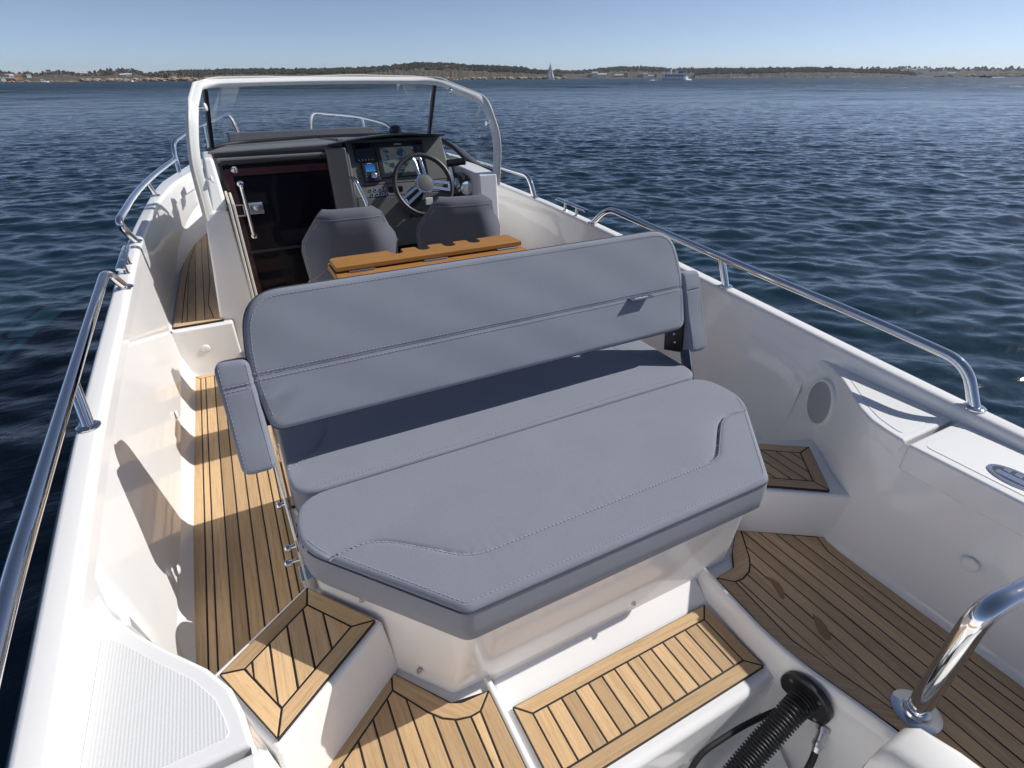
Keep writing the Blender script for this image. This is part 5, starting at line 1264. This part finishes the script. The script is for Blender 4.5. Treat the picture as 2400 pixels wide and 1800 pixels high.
for s_ in (-1, 1):
    for k in range(7): mesh('window', [q(s_*2.62, -7.8+1.95*k, 1.75), q(s_*2.62, -6.4+1.95*k, 1.75), q(s_*2.62, -6.4+1.95*k, 2.4), q(s_*2.62, -7.8+1.95*k, 2.4)], [(0, 1, 2, 3)], FW, fe)
    mesh('wheelhouse_window', [q(s_*2.22, 1.6, 3.4), q(s_*2.22, 5.2, 3.4), q(s_*2.22, 5.0, 4.1), q(s_*2.22, 1.6, 4.1)], [(0, 1, 2, 3)], FW, fe)
    mesh('deck_railing', *join_vf([tube_vf([q(s_*2.65, -8.9, 2.9+.45*j), q(s_*2.65, 1.2, 2.9+.45*j)], .04, 6) for j in (1, 2)]+[tube_vf([q(s_*2.65, -8.9+1.6*k, 2.9), q(s_*2.65, -8.9+1.6*k, 3.85)], .05, 6) for k in range(7)]), WHITEPL, fe)
mesh('funnel', *tube_vf([q(-1.0, -2.6, 2.9), q(-1.0, -2.9, 5.2)], .45, 10), WHITEPL, fe)
mesh('radar_mast', *join_vf([tube_vf([q(0, 2.6, 4.4), q(0, 2.4, 6.3)], .12, 8), tube_vf([q(-1.1, 2.5, 5.6), q(1.1, 2.5, 5.6)], .08, 8), tube_vf([q(0, 4.6, 4.4), q(0, 4.6, 5.5)], .05, 6)]), FW, fe)
q = q0_
FOAM = new_mat('foam', (0.85, 0.87, 0.88), .9)
rng = np.random.RandomState(3)
def foam(name, q, spots, label):
    parts = []
    for x, y, r_, h_ in spots:
        n = 9; o_ = [q(x+r_*math.cos(2*math.pi*k/n)*rng.uniform(.7, 1.2), y+r_*1.3*math.sin(2*math.pi*k/n)*rng.uniform(.7, 1.2), -.1) for k in range(n)]
        parts.append((o_+[q(x, y, h_)], [(k, (k+1) % n, n) for k in range(n)]))
    o = mesh(name, *join_vf(parts), FOAM, smooth=True); o['kind'] = 'stuff'
foam('bow_wave', q, [(rng.uniform(-3, 3), 9.2+rng.uniform(-1.2, 2.2), rng.uniform(.5, 1.1), rng.uniform(.3, .95)) for _ in range(26)]+[(rng.uniform(-3.4, -2.6), y, .5, .3) for y in np.arange(-9, 9, .9)]+[(rng.uniform(-2, 2), -10-rng.uniform(0, 7), .9, .3) for _ in range(18)], '')
# motorboats and buoy
p, q = local(-9.82, 800, -9.82+95)
mb = thing('motorboat', 'white cabin motorboat off the left shore', 'motorboat', p)
hull_mesh(q, 7.4, 2.5, 1.0, WHITEPL, mb, bow=.5)
mesh('cabin', [q(-1, -3.0, 1), q(1, -3.0, 1), q(.8, 1.2, 1), q(-.8, 1.2, 1), q(-.9, -3.0, 2.9), q(.9, -3.0, 2.9), q(.7, -1.0, 2.6), q(-.7, -1.0, 2.6)], [(4, 5, 6, 7)]+[(i, (i+1) % 4, 4+(i+1) % 4, 4+i) for i in range(4)], WHITEPL, mb)
mesh('cabin_window', [q(s_*.97, -2.6, 1.6) for s_ in (1,)]+[q(.9, .2, 1.5), q(.86, -.8, 2.2), q(.93, -2.6, 2.3)], [(0, 1, 2, 3)], FW, mb)
p, q = local(65.0, 800, 65.0-88)
lb = thing('launch', 'low dark launch speeding left off the rocks at the far right', 'motorboat', p)
hull_mesh(q, 10, 2.9, 1.2, NAVY, lb, bow=.45)
mesh('cuddy', [q(-1, .5, 1.2), q(1, .5, 1.2), q(.7, 3.4, 1.2), q(-.7, 3.4, 1.2), q(-.8, .7, 2.5), q(.8, .7, 2.5), q(.6, 2.2, 2.3), q(-.6, 2.2, 2.3)], [(4, 5, 6, 7)]+[(i, (i+1) % 4, 4+(i+1) % 4, 4+i) for i in range(4)], NAVY, lb)
foam('wake', q, [(rng.uniform(-.8, .8), -5.5-rng.uniform(0, 9), rng.uniform(.5, 1), rng.uniform(.2, .6)) for _ in range(24)], '')
by = thing('buoy', 'small white buoy before the orange rocks on the left shore', 'buoy', atpolar(-4.29, 780, WATER_Z))
lathe('float', [(-.5, .9), (.2, 1.3), (1.0, 1.0), (1.6, .3)], atpolar(-4.29, 780, WATER_Z), (0, 0, 1), WHITEPL, by, 12)
lathe('topmark', [(1.5, .15), (2.2, .12), (2.25, .3), (2.5, .2)], atpolar(-4.29, 780, WATER_Z), (0, 0, 1), WHITEPL, by, 8)

# air: one closed box of thin haze round the whole scene
hz = bpy.data.materials.new('haze_air'); hz.use_nodes = True; nt = hz.node_tree; nt.nodes.clear()
o_ = nt.nodes.new('ShaderNodeOutputMaterial'); v_ = nt.nodes.new('ShaderNodeVolumePrincipled')
v_.inputs['Color'].default_value = (0.86, 0.90, 0.95, 1); v_.inputs['Density'].default_value = 0.00009; v_.inputs['Anisotropy'].default_value = 0.2
nt.links.new(v_.outputs[0], o_.inputs['Volume'])
hb_ = box('haze', (-4200, -4200, WATER_Z-6), (4200, 4200, 75), hz); hb_['kind'] = 'stuff'

# damp marks on the starboard planks
WET = teak('wet_teak', (0.20, 0.11, 0.05), (0.33, 0.195, 0.095), (0.42, 0.27, 0.145))
for poly in ([(.580, .728), (.572, .700), (.560, .668), (.549, .640), (.556, .634), (.571, .645), (.588, .664), (.596, .690), (.590, .712)],
             [(.590, .556), (.566, .528), (.545, .500), (.543, .474), (.556, .466), (.570, .476), (.588, .503), (.594, .534)]):
    V, F = prism_vf(poly, .0001, .0007); me = bpy.data.meshes.new('damp_mark'); me.from_pydata(V, [], F); me.update()
    uv = me.uv_layers.new(name='UVMap')
    for l in me.loops: uv.data[l.index].uv = (me.vertices[l.vertex_index].co.y, me.vertices[l.vertex_index].co.x)
    link('damp_mark', me, WET, boat)
